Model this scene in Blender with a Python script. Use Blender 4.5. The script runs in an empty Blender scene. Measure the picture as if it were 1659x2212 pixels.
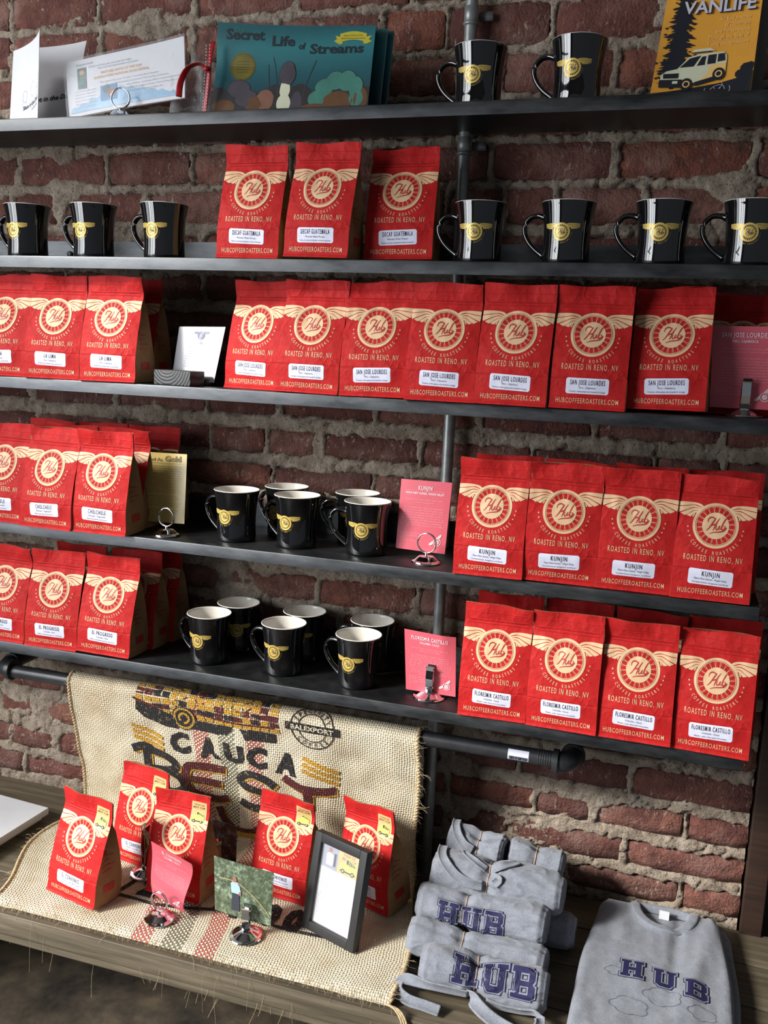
import bpy, bmesh, math, random
import numpy as np
from mathutils import Vector, Matrix, noise
R = math.radians
random.seed(7)
scene = bpy.context.scene
COL = scene.collection

# ------------------------------------------------------------------ camera
yaw, pitch, roll = R(17.274), R(9.981), R(2.410)
fw = Vector((-math.sin(yaw) * math.cos(pitch), math.cos(yaw) * math.cos(pitch), -math.sin(pitch)))
rt = Vector((math.cos(yaw), math.sin(yaw), 0))
up = rt.cross(fw)
rt2 = math.cos(roll) * rt + math.sin(roll) * up
up2 = -math.sin(roll) * rt + math.cos(roll) * up
cam = bpy.data.objects.new('camera', bpy.data.cameras.new('camera'))
COL.objects.link(cam)
M = Matrix((rt2, up2, -fw)).transposed().to_4x4()
M.translation = Vector((0, -1.4247, 1.445))
cam.matrix_world = M
cam.data.sensor_fit = 'VERTICAL'
cam.data.sensor_height = 24
cam.data.lens = 24 * 2001.9 / 2212
cam.data.clip_start = 0.02
scene.camera = cam

# ------------------------------------------------------------------ world, light, exposure
world = bpy.data.worlds.new('room_ambience')
scene.world = world
world.use_nodes = True
wb = world.node_tree.nodes['Background']
wb.inputs[0].default_value = (0.80, 0.88, 1.0, 1)
wb.inputs[1].default_value = 0.10


def area(name, loc, target, sx, sy, power, col):
    l = bpy.data.lights.new(name, 'AREA')
    l.shape = 'RECTANGLE'
    l.size, l.size_y, l.energy, l.color = sx, sy, power, col
    o = bpy.data.objects.new(name, l)
    COL.objects.link(o)
    o.location = loc
    o.rotation_euler = (Vector(target) - Vector(loc)).to_track_quat('-Z', 'Y').to_euler()
    return o


# daylight outside the shop window in the left wall
area('window_daylight', (-2.75, -1.75, 1.75), (-0.7, -0.1, 1.1), 2.3, 2.0, 84, (0.93, 0.965, 1.0))
sun = bpy.data.lights.new('sun', 'SUN')
sun.energy = 4.6
sun.angle = R(11)
sun.color = (1.0, 0.965, 0.90)
so = bpy.data.objects.new('sun', sun)
COL.objects.link(so)
so.rotation_euler = Vector((0.80, 0.72, -0.62)).to_track_quat('-Z', 'Y').to_euler()

scene.view_settings.view_transform = 'Standard'
scene.view_settings.look = 'None'
scene.view_settings.gamma = 1
scene.view_settings.use_curve_mapping = False
scene.view_settings.exposure = 0.56


# ------------------------------------------------------------------ materials
def lin(c):
    return tuple(((v / 255) / 12.92 if v / 255 <= 0.04045 else ((v / 255 + 0.055) / 1.055) ** 2.4) for v in c)


class NT:
    def __init__(s, name):
        s.m = bpy.data.materials.new(name)
        s.m.use_nodes = True
        s.t = s.m.node_tree
        s.b = s.t.nodes['Principled BSDF']

    def n(s, typ, **kw):
        nd = s.t.nodes.new(typ)
        for k, v in kw.items():
            if k.startswith('_'):
                setattr(nd, k[1:], v)
            else:
                key = int(k[1:]) if k[0] == 'i' and k[1:].isdigit() else k.replace('_', ' ')
                nd.inputs[key].default_value = v
        return nd

    def l(s, a, b):
        s.t.links.new(a, b)

    def ramp(s, fac, stops):
        r = s.t.nodes.new('ShaderNodeValToRGB')
        e = r.color_ramp.elements
        while len(e) < len(stops):
            e.new(0.5)
        for q, (p, c) in zip(e, stops):
            q.position = p
            q.color = (*c, 1) if len(c) == 3 else c
        s.l(fac, r.inputs[0])
        return r.outputs[0]

    def mix(s, fac, a, b, typ='MIX'):
        m = s.t.nodes.new('ShaderNodeMix')
        m.data_type = 'RGBA'
        m.blend_type = typ
        for v, k in ((fac, 0), (a, 6), (b, 7)):
            if hasattr(v, 'is_linked') or hasattr(v, 'links'):
                s.l(v, m.inputs[k])
            else:
                m.inputs[k].default_value = v if k == 0 else ((*v, 1) if len(v) == 3 else v)
        return m.outputs[2]

    def math(s, op, a, b=0.0):
        m = s.t.nodes.new('ShaderNodeMath')
        m.operation = op
        for v, k in ((a, 0), (b, 1)):
            if hasattr(v, 'links'):
                s.l(v, m.inputs[k])
            else:
                m.inputs[k].default_value = v
        return m.outputs[0]

    def bump(s, h, strength, dist=0.001, chain=None):
        b = s.t.nodes.new('ShaderNodeBump')
        b.inputs['Strength'].default_value = strength
        b.inputs['Distance'].default_value = dist
        s.l(h, b.inputs['Height'])
        if chain:
            s.l(chain, b.inputs['Normal'])
        s.l(b.outputs[0], s.b.inputs['Normal'])
        return b.outputs[0]

    def noise(s, vec, scale, detail=3, rough=0.55):
        nd = s.n('ShaderNodeTexNoise', Scale=scale, Detail=detail, Roughness=rough)
        if vec is not None:
            s.l(vec, nd.inputs['Vector'])
        return nd.outputs[0]


def plain(name, col, rough=0.5, metal=0.0, var=0.08, scale=40, bump=0.0, bscale=300, spec=None, coat=0.0):
    k = NT(name)
    tc = k.n('ShaderNodeTexCoord').outputs['Object']
    f = k.noise(tc, scale)
    a = tuple(max(0, c * (1 - var)) for c in col)
    b = tuple(min(1, c * (1 + var)) for c in col)
    k.l(k.ramp(f, [(0.3, a), (0.7, b)]), k.b.inputs['Base Color'])
    k.b.inputs['Roughness'].default_value = rough
    k.b.inputs['Metallic'].default_value = metal
    if spec is not None:
        k.b.inputs['Specular IOR Level'].default_value = spec
    if coat:
        k.b.inputs['Coat Weight'].default_value = coat
    if bump:
        k.bump(k.noise(tc, bscale), bump)
    return k.m


MAT = {}


def brick_mat():
    k = NT('old_red_brick')
    pos = k.n('ShaderNodeNewGeometry').outputs['Position']
    rnd = k.n('ShaderNodeObjectInfo').outputs['Random']
    base = k.ramp(rnd, [(0.0, (0.115, 0.042, 0.032)), (0.3, (0.185, 0.064, 0.047)), (0.55, (0.215, 0.082, 0.060)), (0.8, (0.24, 0.115, 0.09)), (1.0, (0.27, 0.088, 0.052))])
    n1 = k.noise(pos, 28, 6, 0.65)
    c = k.mix(k.ramp(n1, [(0.42, (0, 0, 0)), (0.62, (1, 1, 1))]), base, (0.10, 0.034, 0.028))
    c = k.mix(0.8, base, c)
    n2 = k.noise(pos, 11, 4, 0.6)
    c = k.mix(k.math('MULTIPLY', k.ramp(n2, [(0.5, (0, 0, 0)), (0.72, (1, 1, 1))]), 0.45), c, (0.40, 0.25, 0.21))
    mp = k.n('ShaderNodeMapping')
    mp.inputs['Scale'].default_value = (1.0, 1, 0.45)
    k.l(pos, mp.inputs[0])
    n3 = k.noise(mp.outputs[0], 150, 5, 0.7)
    n3b = k.noise(pos, 17, 2)
    fl = k.math('MULTIPLY', k.ramp(n3, [(0.57, (0, 0, 0)), (0.66, (1, 1, 1))]), k.ramp(n3b, [(0.42, (0, 0, 0)), (0.65, (1, 1, 1))]))
    c = k.mix(k.math('MULTIPLY', fl, 0.8), c, (0.55, 0.45, 0.38))
    k.l(c, k.b.inputs['Base Color'])
    k.b.inputs['Roughness'].default_value = 0.85
    n4 = k.noise(pos, 220, 6, 0.65)
    n5 = k.noise(pos, 55, 3)
    h = k.math('ADD', k.math('MULTIPLY', n4, 0.45), n5)
    k.bump(h, 1.0, 0.0065)
    return k.m


def mortar_mat():
    k = NT('lime_mortar')
    pos = k.n('ShaderNodeNewGeometry').outputs['Position']
    n1 = k.noise(pos, 34, 6, 0.65)
    c = k.ramp(n1, [(0.32, (0.20, 0.158, 0.122)), (0.5, (0.42, 0.35, 0.275)), (0.7, (0.62, 0.54, 0.45))])
    n2 = k.noise(pos, 6, 3)
    c = k.mix(k.math('MULTIPLY', n2, 0.7), c, (0.24, 0.175, 0.125))
    n3 = k.noise(pos, 210, 4, 0.7)
    c = k.mix(k.ramp(n3, [(0.33, (1, 1, 1)), (0.43, (0, 0, 0))]), c, (0.07, 0.055, 0.04))
    k.l(c, k.b.inputs['Base Color'])
    k.b.inputs['Roughness'].default_value = 0.95
    h = k.math('ADD', k.math('MULTIPLY', n3, 0.8), k.noise(pos, 70, 4, 0.6))
    k.bump(h, 0.9, 0.006)
    return k.m


def wood_mat(name, c1, c2, c3, rough=0.55):
    k = NT(name)
    pos = k.n('ShaderNodeNewGeometry').outputs['Position']
    mp = k.n('ShaderNodeMapping')
    mp.inputs['Scale'].default_value = (1.2, 22, 22)
    k.l(pos, mp.inputs[0])
    n1 = k.noise(mp.outputs[0], 4.5, 6, 0.62)
    c = k.ramp(n1, [(0.3, c1), (0.52, c2), (0.75, c3)])
    n2 = k.noise(pos, 5, 3)
    c = k.mix(k.math('MULTIPLY', n2, 0.55), c, c1)
    k.l(c, k.b.inputs['Base Color'])
    k.b.inputs['Roughness'].default_value = rough
    k.bump(n1, 0.25, 0.002)
    return k.m


def steel_mat():
    k = NT('blackened_steel')
    pos = k.n('ShaderNodeNewGeometry').outputs['Position']
    mp = k.n('ShaderNodeMapping')
    mp.inputs['Scale'].default_value = (1, 1, 4)
    k.l(pos, mp.inputs[0])
    n1 = k.noise(mp.outputs[0], 14, 6, 0.65)
    k.l(k.ramp(n1, [(0.3, (0.045, 0.048, 0.052)), (0.7, (0.105, 0.11, 0.116))]), k.b.inputs['Base Color'])
    k.b.inputs['Metallic'].default_value = 0.93
    k.l(k.ramp(n1, [(0.3, (0.36,) * 3), (0.7, (0.5,) * 3)]), k.b.inputs['Roughness'])
    k.bump(k.noise(pos, 260, 3), 0.08, 0.0006)
    return k.m


def paper_bag_mat(name, col, rough):
    k = NT(name)
    tc = k.n('ShaderNodeTexCoord').outputs['Object']
    n1 = k.noise(tc, 60, 5, 0.6)
    k.l(k.ramp(n1, [(0.3, tuple(c * 0.86 for c in col)), (0.7, tuple(min(1, c * 1.1) for c in col))]), k.b.inputs['Base Color'])
    k.b.inputs['Roughness'].default_value = rough
    k.b.inputs['Specular IOR Level'].default_value = 0.22
    k.bump(k.noise(tc, 140, 4, 0.6), 0.22, 0.0015)
    return k.m


def red_mat():
    k = NT('red_bag_paper')
    tc = k.n('ShaderNodeTexCoord').outputs['Object']
    n1 = k.noise(tc, 60, 5, 0.6)
    col = (0.50, 0.018, 0.018)
    k.l(k.ramp(n1, [(0.3, tuple(c * 0.84 for c in col)), (0.7, tuple(min(1, c * 1.12) for c in col))]), k.b.inputs['Base Color'])
    k.b.inputs['Roughness'].default_value = 0.6
    k.b.inputs['Specular IOR Level'].default_value = 0.14
    sp = k.n('ShaderNodeSeparateXYZ')
    k.l(tc, sp.inputs[0])

    def line(out, at, wid, amp):
        d = k.math('ABSOLUTE', k.math('SUBTRACT', out, at))
        return k.math('MULTIPLY', k.math('MAXIMUM', k.math('SUBTRACT', 1.0, k.math('DIVIDE', d, wid)), 0.0), amp)
    wv = k.math('ADD', sp.outputs[2], k.math('MULTIPLY', k.noise(tc, 22, 2), 0.004))
    ax = k.math('ABSOLUTE', sp.outputs[0])
    inner = k.math('LESS_THAN', ax, 0.0498)
    h = k.math('MULTIPLY', k.math('ADD', line(sp.outputs[2], 0.1555, 0.0014, 1.0), line(sp.outputs[2], 0.1505, 0.0016, 0.8)), inner)
    h = k.math('ADD', h, line(sp.outputs[2], 0.1690, 0.0010, 0.35))
    h = k.math('ADD', h, line(wv, 0.0475, 0.0016, -0.7))
    h = k.math('ADD', h, k.math('MULTIPLY', k.math('GREATER_THAN', ax, 0.0505), 0.7))
    h = k.math('ADD', h, line(sp.outputs[2], 0.0045, 0.0020, -0.9))
    c1 = k.noise(tc, 19, 3, 0.5)
    cr = k.math('POWER', k.math('SUBTRACT', 1.0, k.math('ABSOLUTE', k.math('SUBTRACT', c1, 0.5))), 14.0)
    h = k.math('ADD', h, k.math('MULTIPLY', cr, 0.9))
    h = k.math('ADD', h, k.math('MULTIPLY', k.noise(tc, 140, 4, 0.6), 0.5))
    k.bump(h, 0.55, 0.0022)
    return k.m


def cloth_mat():
    k = NT('heather_grey_jersey')
    tc = k.n('ShaderNodeTexCoord').outputs['Object']
    n1 = k.noise(tc, 420, 5, 0.8)
    n2 = k.noise(tc, 55, 5, 0.7)
    c = k.ramp(n1, [(0.3, (0.13, 0.142, 0.172)), (0.6, (0.25, 0.268, 0.315))])
    c = k.mix(k.math('MULTIPLY', k.ramp(n2, [(0.4, (0, 0, 0)), (0.7, (1, 1, 1))]), 0.35), c, (0.36, 0.38, 0.43))
    k.l(c, k.b.inputs['Base Color'])
    k.b.inputs['Roughness'].default_value = 0.95
    k.b.inputs['Sheen Weight'].default_value = 0.25
    h = k.math('ADD', k.math('MULTIPLY', n1, 0.12), k.noise(tc, 45, 3, 0.5))
    k.bump(h, 0.5, 0.004)
    return k.m


def weave(k):
    """burlap weave from the cloth's own metre-scaled uv: (height, checker, uv separated)"""
    uv = k.n('ShaderNodeUVMap').outputs[0]
    nz = k.n('ShaderNodeTexNoise', Scale=16, Detail=4)
    k.l(uv, nz.inputs['Vector'])
    jit = k.n('ShaderNodeVectorMath', _operation='SCALE', Scale=0.017)
    k.l(nz.outputs[1], jit.inputs[0])
    ad = k.n('ShaderNodeVectorMath', _operation='ADD')
    k.l(uv, ad.inputs[0])
    k.l(jit.outputs[0], ad.inputs[1])
    sp = k.n('ShaderNodeSeparateXYZ')
    k.l(ad.outputs[0], sp.inputs[0])
    a = k.math('SINE', k.math('MULTIPLY', sp.outputs[0], math.pi / 0.0044))
    b = k.math('SINE', k.math('MULTIPLY', sp.outputs[1], math.pi / 0.0044))
    prod = k.math('MULTIPLY', a, b)
    over = k.math('GREATER_THAN', prod, 0.0)
    h = k.math('POWER', k.math('ABSOLUTE', prod), 0.45)
    h = k.math('MULTIPLY', h, k.math('ADD', k.math('MULTIPLY', over, 0.45), 0.55))
    return h, over, sp


def burlap_mat():
    k = NT('burlap')
    h, over, sp = weave(k)
    tc = k.n('ShaderNodeTexCoord').outputs['Object']
    n1 = k.noise(tc, 22, 5, 0.6)
    c = k.ramp(n1, [(0.3, (0.68, 0.57, 0.40)), (0.62, (0.86, 0.76, 0.57))])
    gap = k.math('LESS_THAN', h, 0.26)
    n2 = k.noise(tc, 3.5, 2)
    c = k.mix(k.math('MULTIPLY', k.ramp(n2, [(0.5, (0, 0, 0)), (0.75, (1, 1, 1))]), 0.4), c, (0.42, 0.28, 0.14))

    def band(u0, u1, colr, c):
        f = k.math('MULTIPLY', k.math('GREATER_THAN', sp.outputs[0], u0), k.math('LESS_THAN', sp.outputs[0], u1))
        f = k.math('MULTIPLY', f, k.math('SUBTRACT', 1.0, over))
        return k.mix(f, c, colr)
    c = band(0.280, 0.313, (0.52, 0.10, 0.09), c)
    c = band(0.335, 0.370, (0.16, 0.17, 0.12), c)
    c = band(0.394, 0.428, (0.52, 0.10, 0.09), c)
    c = k.mix(k.math('MULTIPLY', gap, 0.42), c, (0.26, 0.18, 0.10))
    k.l(c, k.b.inputs['Base Color'])
    k.b.inputs['Roughness'].default_value = 0.95
    k.bump(h, 0.9, 0.0022)
    return k.m


def sack_ink(name, col):
    k = NT(name)
    h, over, sp = weave(k)
    tc = k.n('ShaderNodeTexCoord').outputs['Object']
    n1 = k.noise(tc, 160, 3, 0.6)
    c = k.mix(k.math('MULTIPLY', k.ramp(n1, [(0.58, (0, 0, 0)), (0.68, (1, 1, 1))]), 0.55), col, (0.48, 0.37, 0.22))
    c = k.mix(k.math('MULTIPLY', k.math('LESS_THAN', h, 0.26), 0.55), c, (0.06, 0.04, 0.025))
    k.l(c, k.b.inputs['Base Color'])
    k.b.inputs['Roughness'].default_value = 0.95
    k.bump(h, 0.8, 0.0022)
    return k.m


def floor_mat():
    k = NT('stained_concrete')
    pos = k.n('ShaderNodeNewGeometry').outputs['Position']
    n1 = k.noise(pos, 6, 8, 0.7)
    c = k.ramp(n1, [(0.36, (0.018, 0.015, 0.012)), (0.5, (0.06, 0.047, 0.034)), (0.66, (0.13, 0.10, 0.065))])
    k.l(c, k.b.inputs['Base Color'])
    k.b.inputs['Roughness'].default_value = 0.6
    k.bump(k.noise(pos, 90, 5), 0.2, 0.002)
    return k.m


def clear_mat(name, alpha, rough=0.06):
    k = NT(name)
    k.b.inputs['Base Color'].default_value = (0.8, 0.82, 0.85, 1)
    k.b.inputs['Roughness'].default_value = rough
    k.b.inputs['Alpha'].default_value = alpha
    tc = k.n('ShaderNodeTexCoord').outputs['Object']
    k.bump(k.noise(tc, 30, 3), 0.25, 0.006)
    return k.m


MAT['brick'] = brick_mat()
MAT['mortar'] = mortar_mat()
MAT['bench'] = wood_mat('dark_stained_plank', (0.065, 0.052, 0.034), (0.15, 0.122, 0.082), (0.26, 0.215, 0.15))
MAT['trim'] = wood_mat('dark_brown_trim', (0.022, 0.012, 0.008), (0.04, 0.02, 0.013), (0.06, 0.03, 0.02))
MAT['steel'] = steel_mat()
MAT['galv'] = plain('galvanised_pipe', (0.30, 0.31, 0.31), 0.38, 0.45, 0.2, 60, 0.1)
MAT['blackpipe'] = plain('black_iron_pipe', (0.045, 0.047, 0.052), 0.42, 0.4, 0.2, 40, 0.15, 400)
MAT['red'] = red_mat()
MAT['kraft'] = paper_bag_mat('brown_kraft_paper', (0.33, 0.185, 0.085), 0.7)
MAT['tan'] = plain('tan_print', (0.74, 0.50, 0.29), 0.55, 0, 0.05)
MAT['redprint'] = plain('dark_red_print', (0.42, 0.030, 0.022), 0.55, 0, 0.05)
MAT['white'] = plain('white_sticker', (0.76, 0.77, 0.93), 0.5, 0, 0.02)
MAT['ink'] = plain('black_ink', (0.025, 0.027, 0.045), 0.6, 0, 0.05)
MAT['glaze'] = plain('black_glaze', (0.006, 0.006, 0.007), 0.04, 0, 0.1, spec=1.0)
MAT['cream'] = plain('white_glaze', (0.74, 0.70, 0.64), 0.12, 0, 0.03)
MAT['gold'] = plain('gold_print', (0.66, 0.47, 0.12), 0.35, 0.25, 0.08)
MAT['chrome'] = plain('chrome', (0.72, 0.72, 0.74), 0.07, 1.0, 0.03)
MAT['darkchrome'] = plain('dark_chrome', (0.30, 0.29, 0.27), 0.15, 1.0, 0.05)
MAT['pink'] = plain('pink_card', (0.62, 0.105, 0.145), 0.4, 0, 0.04)
MAT['pinkink'] = plain('pale_print', (0.86, 0.70, 0.74), 0.5, 0, 0.02)
MAT['palepink'] = plain('faint_pink_print', (0.80, 0.36, 0.40), 0.5, 0, 0.02)
MAT['paper'] = plain('white_paper', (0.80, 0.80, 0.84), 0.6, 0, 0.02)
MAT['greypaper'] = plain('grey_book_back', (0.17, 0.15, 0.14), 0.6, 0, 0.04)
MAT['greyink'] = plain('grey_ink', (0.28, 0.30, 0.38), 0.6, 0, 0.05)
MAT['yellowcard'] = plain('gold_card', (0.62, 0.47, 0.17), 0.22, 0, 0.08, 20)
MAT['yellowink'] = plain('brown_card_ink', (0.22, 0.16, 0.06), 0.4, 0, 0.05)
MAT['blackwood'] = None
MAT['teal'] = None
MAT['orange'] = plain('orange_cover', (0.78, 0.36, 0.045), 0.4, 0, 0.06, 20)
MAT['navycover'] = plain('dark_cover_ink', (0.016, 0.018, 0.026), 0.4, 0, 0.1)
MAT['creamcover'] = plain('pale_cover_ink', (0.66, 0.66, 0.48), 0.4, 0, 0.04)
MAT['lilac'] = plain('pale_lilac_ink', (0.62, 0.60, 0.70), 0.4, 0, 0.04)
MAT['orangelight'] = plain('light_orange_ink', (0.88, 0.56, 0.19), 0.4, 0, 0.03)
MAT['yellow'] = plain('yellow_ink', (0.50, 0.42, 0.03), 0.4, 0, 0.05)
MAT['olive'] = plain('olive_gold_seal', (0.16, 0.13, 0.012), 0.4, 0.2, 0.15)
MAT['darkteal'] = plain('dark_teal_ink', (0.002, 0.012, 0.018), 0.4, 0, 0.05)
MAT['mint'] = plain('mint_ink', (0.045, 0.19, 0.145), 0.4, 0, 0.15)
MAT['slate'] = plain('slate_ink', (0.055, 0.045, 0.06), 0.4, 0, 0.2)
MAT['rust'] = plain('rust_ink', (0.12, 0.048, 0.012), 0.4, 0, 0.2)
MAT['peach'] = plain('peach_ink', (0.22, 0.095, 0.06), 0.4, 0, 0.1)
MAT['mud'] = plain('mud_ink', (0.02, 0.018, 0.02), 0.4, 0, 0.2)
MAT['frame'] = plain('black_frame', (0.018, 0.019, 0.021), 0.5, 0, 0.1)
MAT['cloth'] = cloth_mat()
MAT['navy'] = plain('navy_shirt_print', (0.014, 0.013, 0.070), 0.75, 0, 0.12, 200)
MAT['greyline'] = plain('grey_shirt_line', (0.15, 0.16, 0.21), 0.8, 0, 0.1)
MAT['band'] = plain('tan_rubber_band', (0.45, 0.29, 0.19), 0.6)
MAT['burlap'] = burlap_mat()
MAT['jute'] = plain('jute_rope', (0.55, 0.42, 0.25), 0.95, 0, 0.25, 220, 0.8, 500)
MAT['sk'] = sack_ink('sack_black_ink', (0.018, 0.018, 0.022))
MAT['sm'] = sack_ink('sack_maroon_ink', (0.11, 0.016, 0.02))
MAT['sy'] = sack_ink('sack_yellow_ink', (0.62, 0.34, 0.045))
MAT['ribbon'] = plain('red_satin_ribbon', (0.38, 0.01, 0.015), 0.35, 0, 0.1)
MAT['plastic'] = clear_mat('clear_plastic', 0.10)
MAT['glass'] = clear_mat('picture_glass', 0.08, 0.02)
MAT['floor'] = floor_mat()
MAT['wall'] = plain('painted_plaster', (0.20, 0.19, 0.175), 0.8, 0, 0.08, 6)
MAT['winframe'] = plain('dark_window_frame', (0.03, 0.03, 0.033), 0.5, 0, 0.1)
MAT['door'] = plain('dark_green_grey_door', (0.030, 0.034, 0.031), 0.6, 0, 0.15, 12)
MAT['blue'] = plain('blue_ink', (0.10, 0.26, 0.50), 0.4, 0, 0.1)
MAT['skyblue'] = plain('pale_blue_ink', (0.28, 0.50, 0.72), 0.3, 0, 0.15, 30)
MAT['lightblue'] = plain('light_blue_shirt_ink', (0.40, 0.56, 0.74), 0.4, 0, 0.05)
MAT['skin'] = plain('brown_skin_ink', (0.36, 0.15, 0.10), 0.4, 0, 0.05)
MAT['trousers'] = plain('dark_trouser_ink', (0.045, 0.05, 0.07), 0.4, 0, 0.1)
MAT['stick'] = plain('cane_ink', (0.50, 0.38, 0.18), 0.4, 0, 0.05)
MAT['stickerorange'] = plain('orange_sticker', (0.72, 0.42, 0.18), 0.5, 0, 0.08)
MAT['stickeryellow'] = plain('yellow_truck_ink', (0.60, 0.56, 0.12), 0.5, 0, 0.15, 300)


def teal_mat():
    k = NT('teal_underwater_cover')
    tc = k.n('ShaderNodeTexCoord').outputs['Object']
    sp = k.n('ShaderNodeSeparateXYZ')
    k.l(tc, sp.inputs[0])
    n = k.noise(tc, 18, 3)
    h = k.math('ADD', k.math('MULTIPLY', sp.outputs[2], 6.4), k.math('MULTIPLY', n, 0.16))
    k.l(k.ramp(h, [(0.22, (0.005, 0.022, 0.034)), (0.5, (0.008, 0.085, 0.105)), (0.8, (0.020, 0.17, 0.19)), (1.0, (0.010, 0.09, 0.11))]), k.b.inputs['Base Color'])
    k.b.inputs['Roughness'].default_value = 0.35
    return k.m


def blackwood_mat():
    k = NT('charred_wood')
    tc = k.n('ShaderNodeTexCoord').outputs['Object']
    w = k.n('ShaderNodeTexWave', _wave_type='RINGS', _rings_direction='Y', Scale=55, Distortion=2.5, Detail=2)
    mp = k.n('ShaderNodeMapping')
    mp.inputs['Location'].default_value = (0.012, 0, -0.035)
    k.l(tc, mp.inputs[0])
    k.l(mp.outputs[0], w.inputs[0])
    k.l(k.ramp(w.outputs[1], [(0.3, (0.012, 0.012, 0.013)), (0.7, (0.075, 0.08, 0.085))]), k.b.inputs['Base Color'])
    k.b.inputs['Roughness'].default_value = 0.6
    k.bump(w.outputs[1], 0.5, 0.001)
    return k.m


def foliage_mat():
    k = NT('printed_foliage')
    tc = k.n('ShaderNodeTexCoord').outputs['Object']
    n = k.noise(tc, 130, 6, 0.75)
    n2 = k.noise(tc, 26, 3)
    c = k.ramp(n, [(0.38, (0.05, 0.065, 0.04)), (0.52, (0.15, 0.20, 0.13)), (0.66, (0.42, 0.52, 0.36))])
    c = k.mix(k.math('MULTIPLY', k.ramp(n2, [(0.4, (1, 1, 1)), (0.6, (0, 0, 0))]), 0.6), c, (0.06, 0.075, 0.04))
    k.l(c, k.b.inputs['Base Color'])
    k.b.inputs['Roughness'].default_value = 0.25
    return k.m


def mural_mat():
    k = NT('printed_street_photo')
    tc = k.n('ShaderNodeTexCoord').outputs['Object']
    sp = k.n('ShaderNodeSeparateXYZ')
    k.l(tc, sp.inputs[0])
    n = k.noise(tc, 75, 5, 0.7)
    c = k.ramp(n, [(0.35, (0.03, 0.02, 0.03)), (0.5, (0.13, 0.05, 0.03)), (0.62, (0.16, 0.17, 0.22)), (0.75, (0.35, 0.2, 0.12))])
    k.l(c, k.b.inputs['Base Color'])
    k.b.inputs['Roughness'].default_value = 0.25
    return k.m


MAT['teal'] = teal_mat()
MAT['blackwood'] = blackwood_mat()
MAT['foliage'] = foliage_mat()
MAT['mural'] = mural_mat()


# ------------------------------------------------------------------ object helpers
def link(o, parent=None):
    COL.objects.link(o)
    if parent is not None:
        o.parent = parent
    return o


class MB:
    def __init__(s):
        s.v, s.f, s.m, s.uv = [], [], [], None

    def add(s, vs, fs, mi=0):
        b = len(s.v)
        s.v += [tuple(v) for v in vs]
        s.f += [tuple(i + b for i in f) for f in fs]
        s.m += [mi] * len(fs)

    def box(s, x0, x1, y0, y1, z0, z1, mi=0):
        vs = [(x, y, z) for x in (x0, x1) for y in (y0, y1) for z in (z0, z1)]
        s.add(vs, [(0, 1, 3, 2), (4, 6, 7, 5), (0, 4, 5, 1), (2, 3, 7, 6), (0, 2, 6, 4), (1, 5, 7, 3)], mi)

    def lathe(s, prof, n=40, mi=0, c=(0, 0, 0)):
        vs, fs = [], []
        for r, z in prof:
            for i in range(n):
                a = 2 * math.pi * i / n
                vs.append((c[0] + r * math.cos(a), c[1] + r * math.sin(a), c[2] + z))
        for j in range(len(prof) - 1):
            for i in range(n):
                i2 = (i + 1) % n
                fs.append((j * n + i, j * n + i2, (j + 1) * n + i2, (j + 1) * n + i))
        s.add(vs, fs, mi)

    def tube(s, pts, rad, n=12, mi=0, closed=False, cap=True, flat=1.0, updir=None):
        P = [Vector(p) for p in pts]
        m = len(P)
        rads = rad if isinstance(rad, (list, tuple)) else [rad] * m
        vs, fs = [], []
        u = None
        for k in range(m):
            if closed:
                t = (P[(k + 1) % m] - P[k - 1]).normalized()
            else:
                t = (P[min(k + 1, m - 1)] - P[max(k - 1, 0)]).normalized()
            if updir is not None:
                u = Vector(updir)
            elif u is None:
                u = Vector((0, 0, 1)) if abs(t.z) < 0.9 else Vector((1, 0, 0))
            u = (u - t * u.dot(t)).normalized()
            w = t.cross(u)
            for i in range(n):
                a = 2 * math.pi * i / n
                vs.append(P[k] + rads[k] * (math.cos(a) * u * flat + math.sin(a) * w))
        for k in range(m if closed else m - 1):
            k2 = (k + 1) % m
            for i in range(n):
                i2 = (i + 1) % n
                fs.append((k * n + i, k * n + i2, k2 * n + i2, k2 * n + i))
        if cap and not closed:
            fs.append(tuple(range(n))[::-1])
            fs.append(tuple((m - 1) * n + i for i in range(n)))
        s.add(vs, fs, mi)

    def grid(s, f, nx, ny, mi=0):
        vs = [f(i / nx, j / ny) for j in range(ny + 1) for i in range(nx + 1)]
        fs = [(j * (nx + 1) + i, j * (nx + 1) + i + 1, (j + 1) * (nx + 1) + i + 1, (j + 1) * (nx + 1) + i) for j in range(ny) for i in range(nx)]
        s.add(vs, fs, mi)

    def mesh(s, name, mats, smooth=True, weld=False, angle=None, bevel=0):
        me = bpy.data.meshes.new(name)
        me.from_pydata([tuple(v) for v in s.v], [], s.f)
        for k in mats:
            me.materials.append(MAT[k])
        me.polygons.foreach_set('material_index', s.m)
        if weld or bevel:
            bm = bmesh.new()
            bm.from_mesh(me)
            bmesh.ops.remove_doubles(bm, verts=bm.verts, dist=1e-6)
            if bevel:
                ed = [e for e in bm.edges if len(e.link_faces) == 2 and e.calc_face_angle(0) > 0.6]
                bmesh.ops.bevel(bm, geom=ed, offset=bevel, segments=2, profile=0.7, affect='EDGES')
            bmesh.ops.recalc_face_normals(bm, faces=bm.faces)
            bm.to_mesh(me)
            bm.free()
        if smooth:
            me.polygons.foreach_set('use_smooth', [True] * len(me.polygons))
            if angle:
                me.set_sharp_from_angle(angle=angle)
        me.update()
        return me

    def build(s, name, mats, parent=None, **kw):
        return link(bpy.data.objects.new(name, s.mesh(name, mats, **kw)), parent)


def tag(o, label=None, cat=None, group=None, kind=None):
    for k, v in (('label', label), ('category', cat), ('group', group), ('kind', kind)):
        if v:
            o[k] = v
    return o


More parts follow.
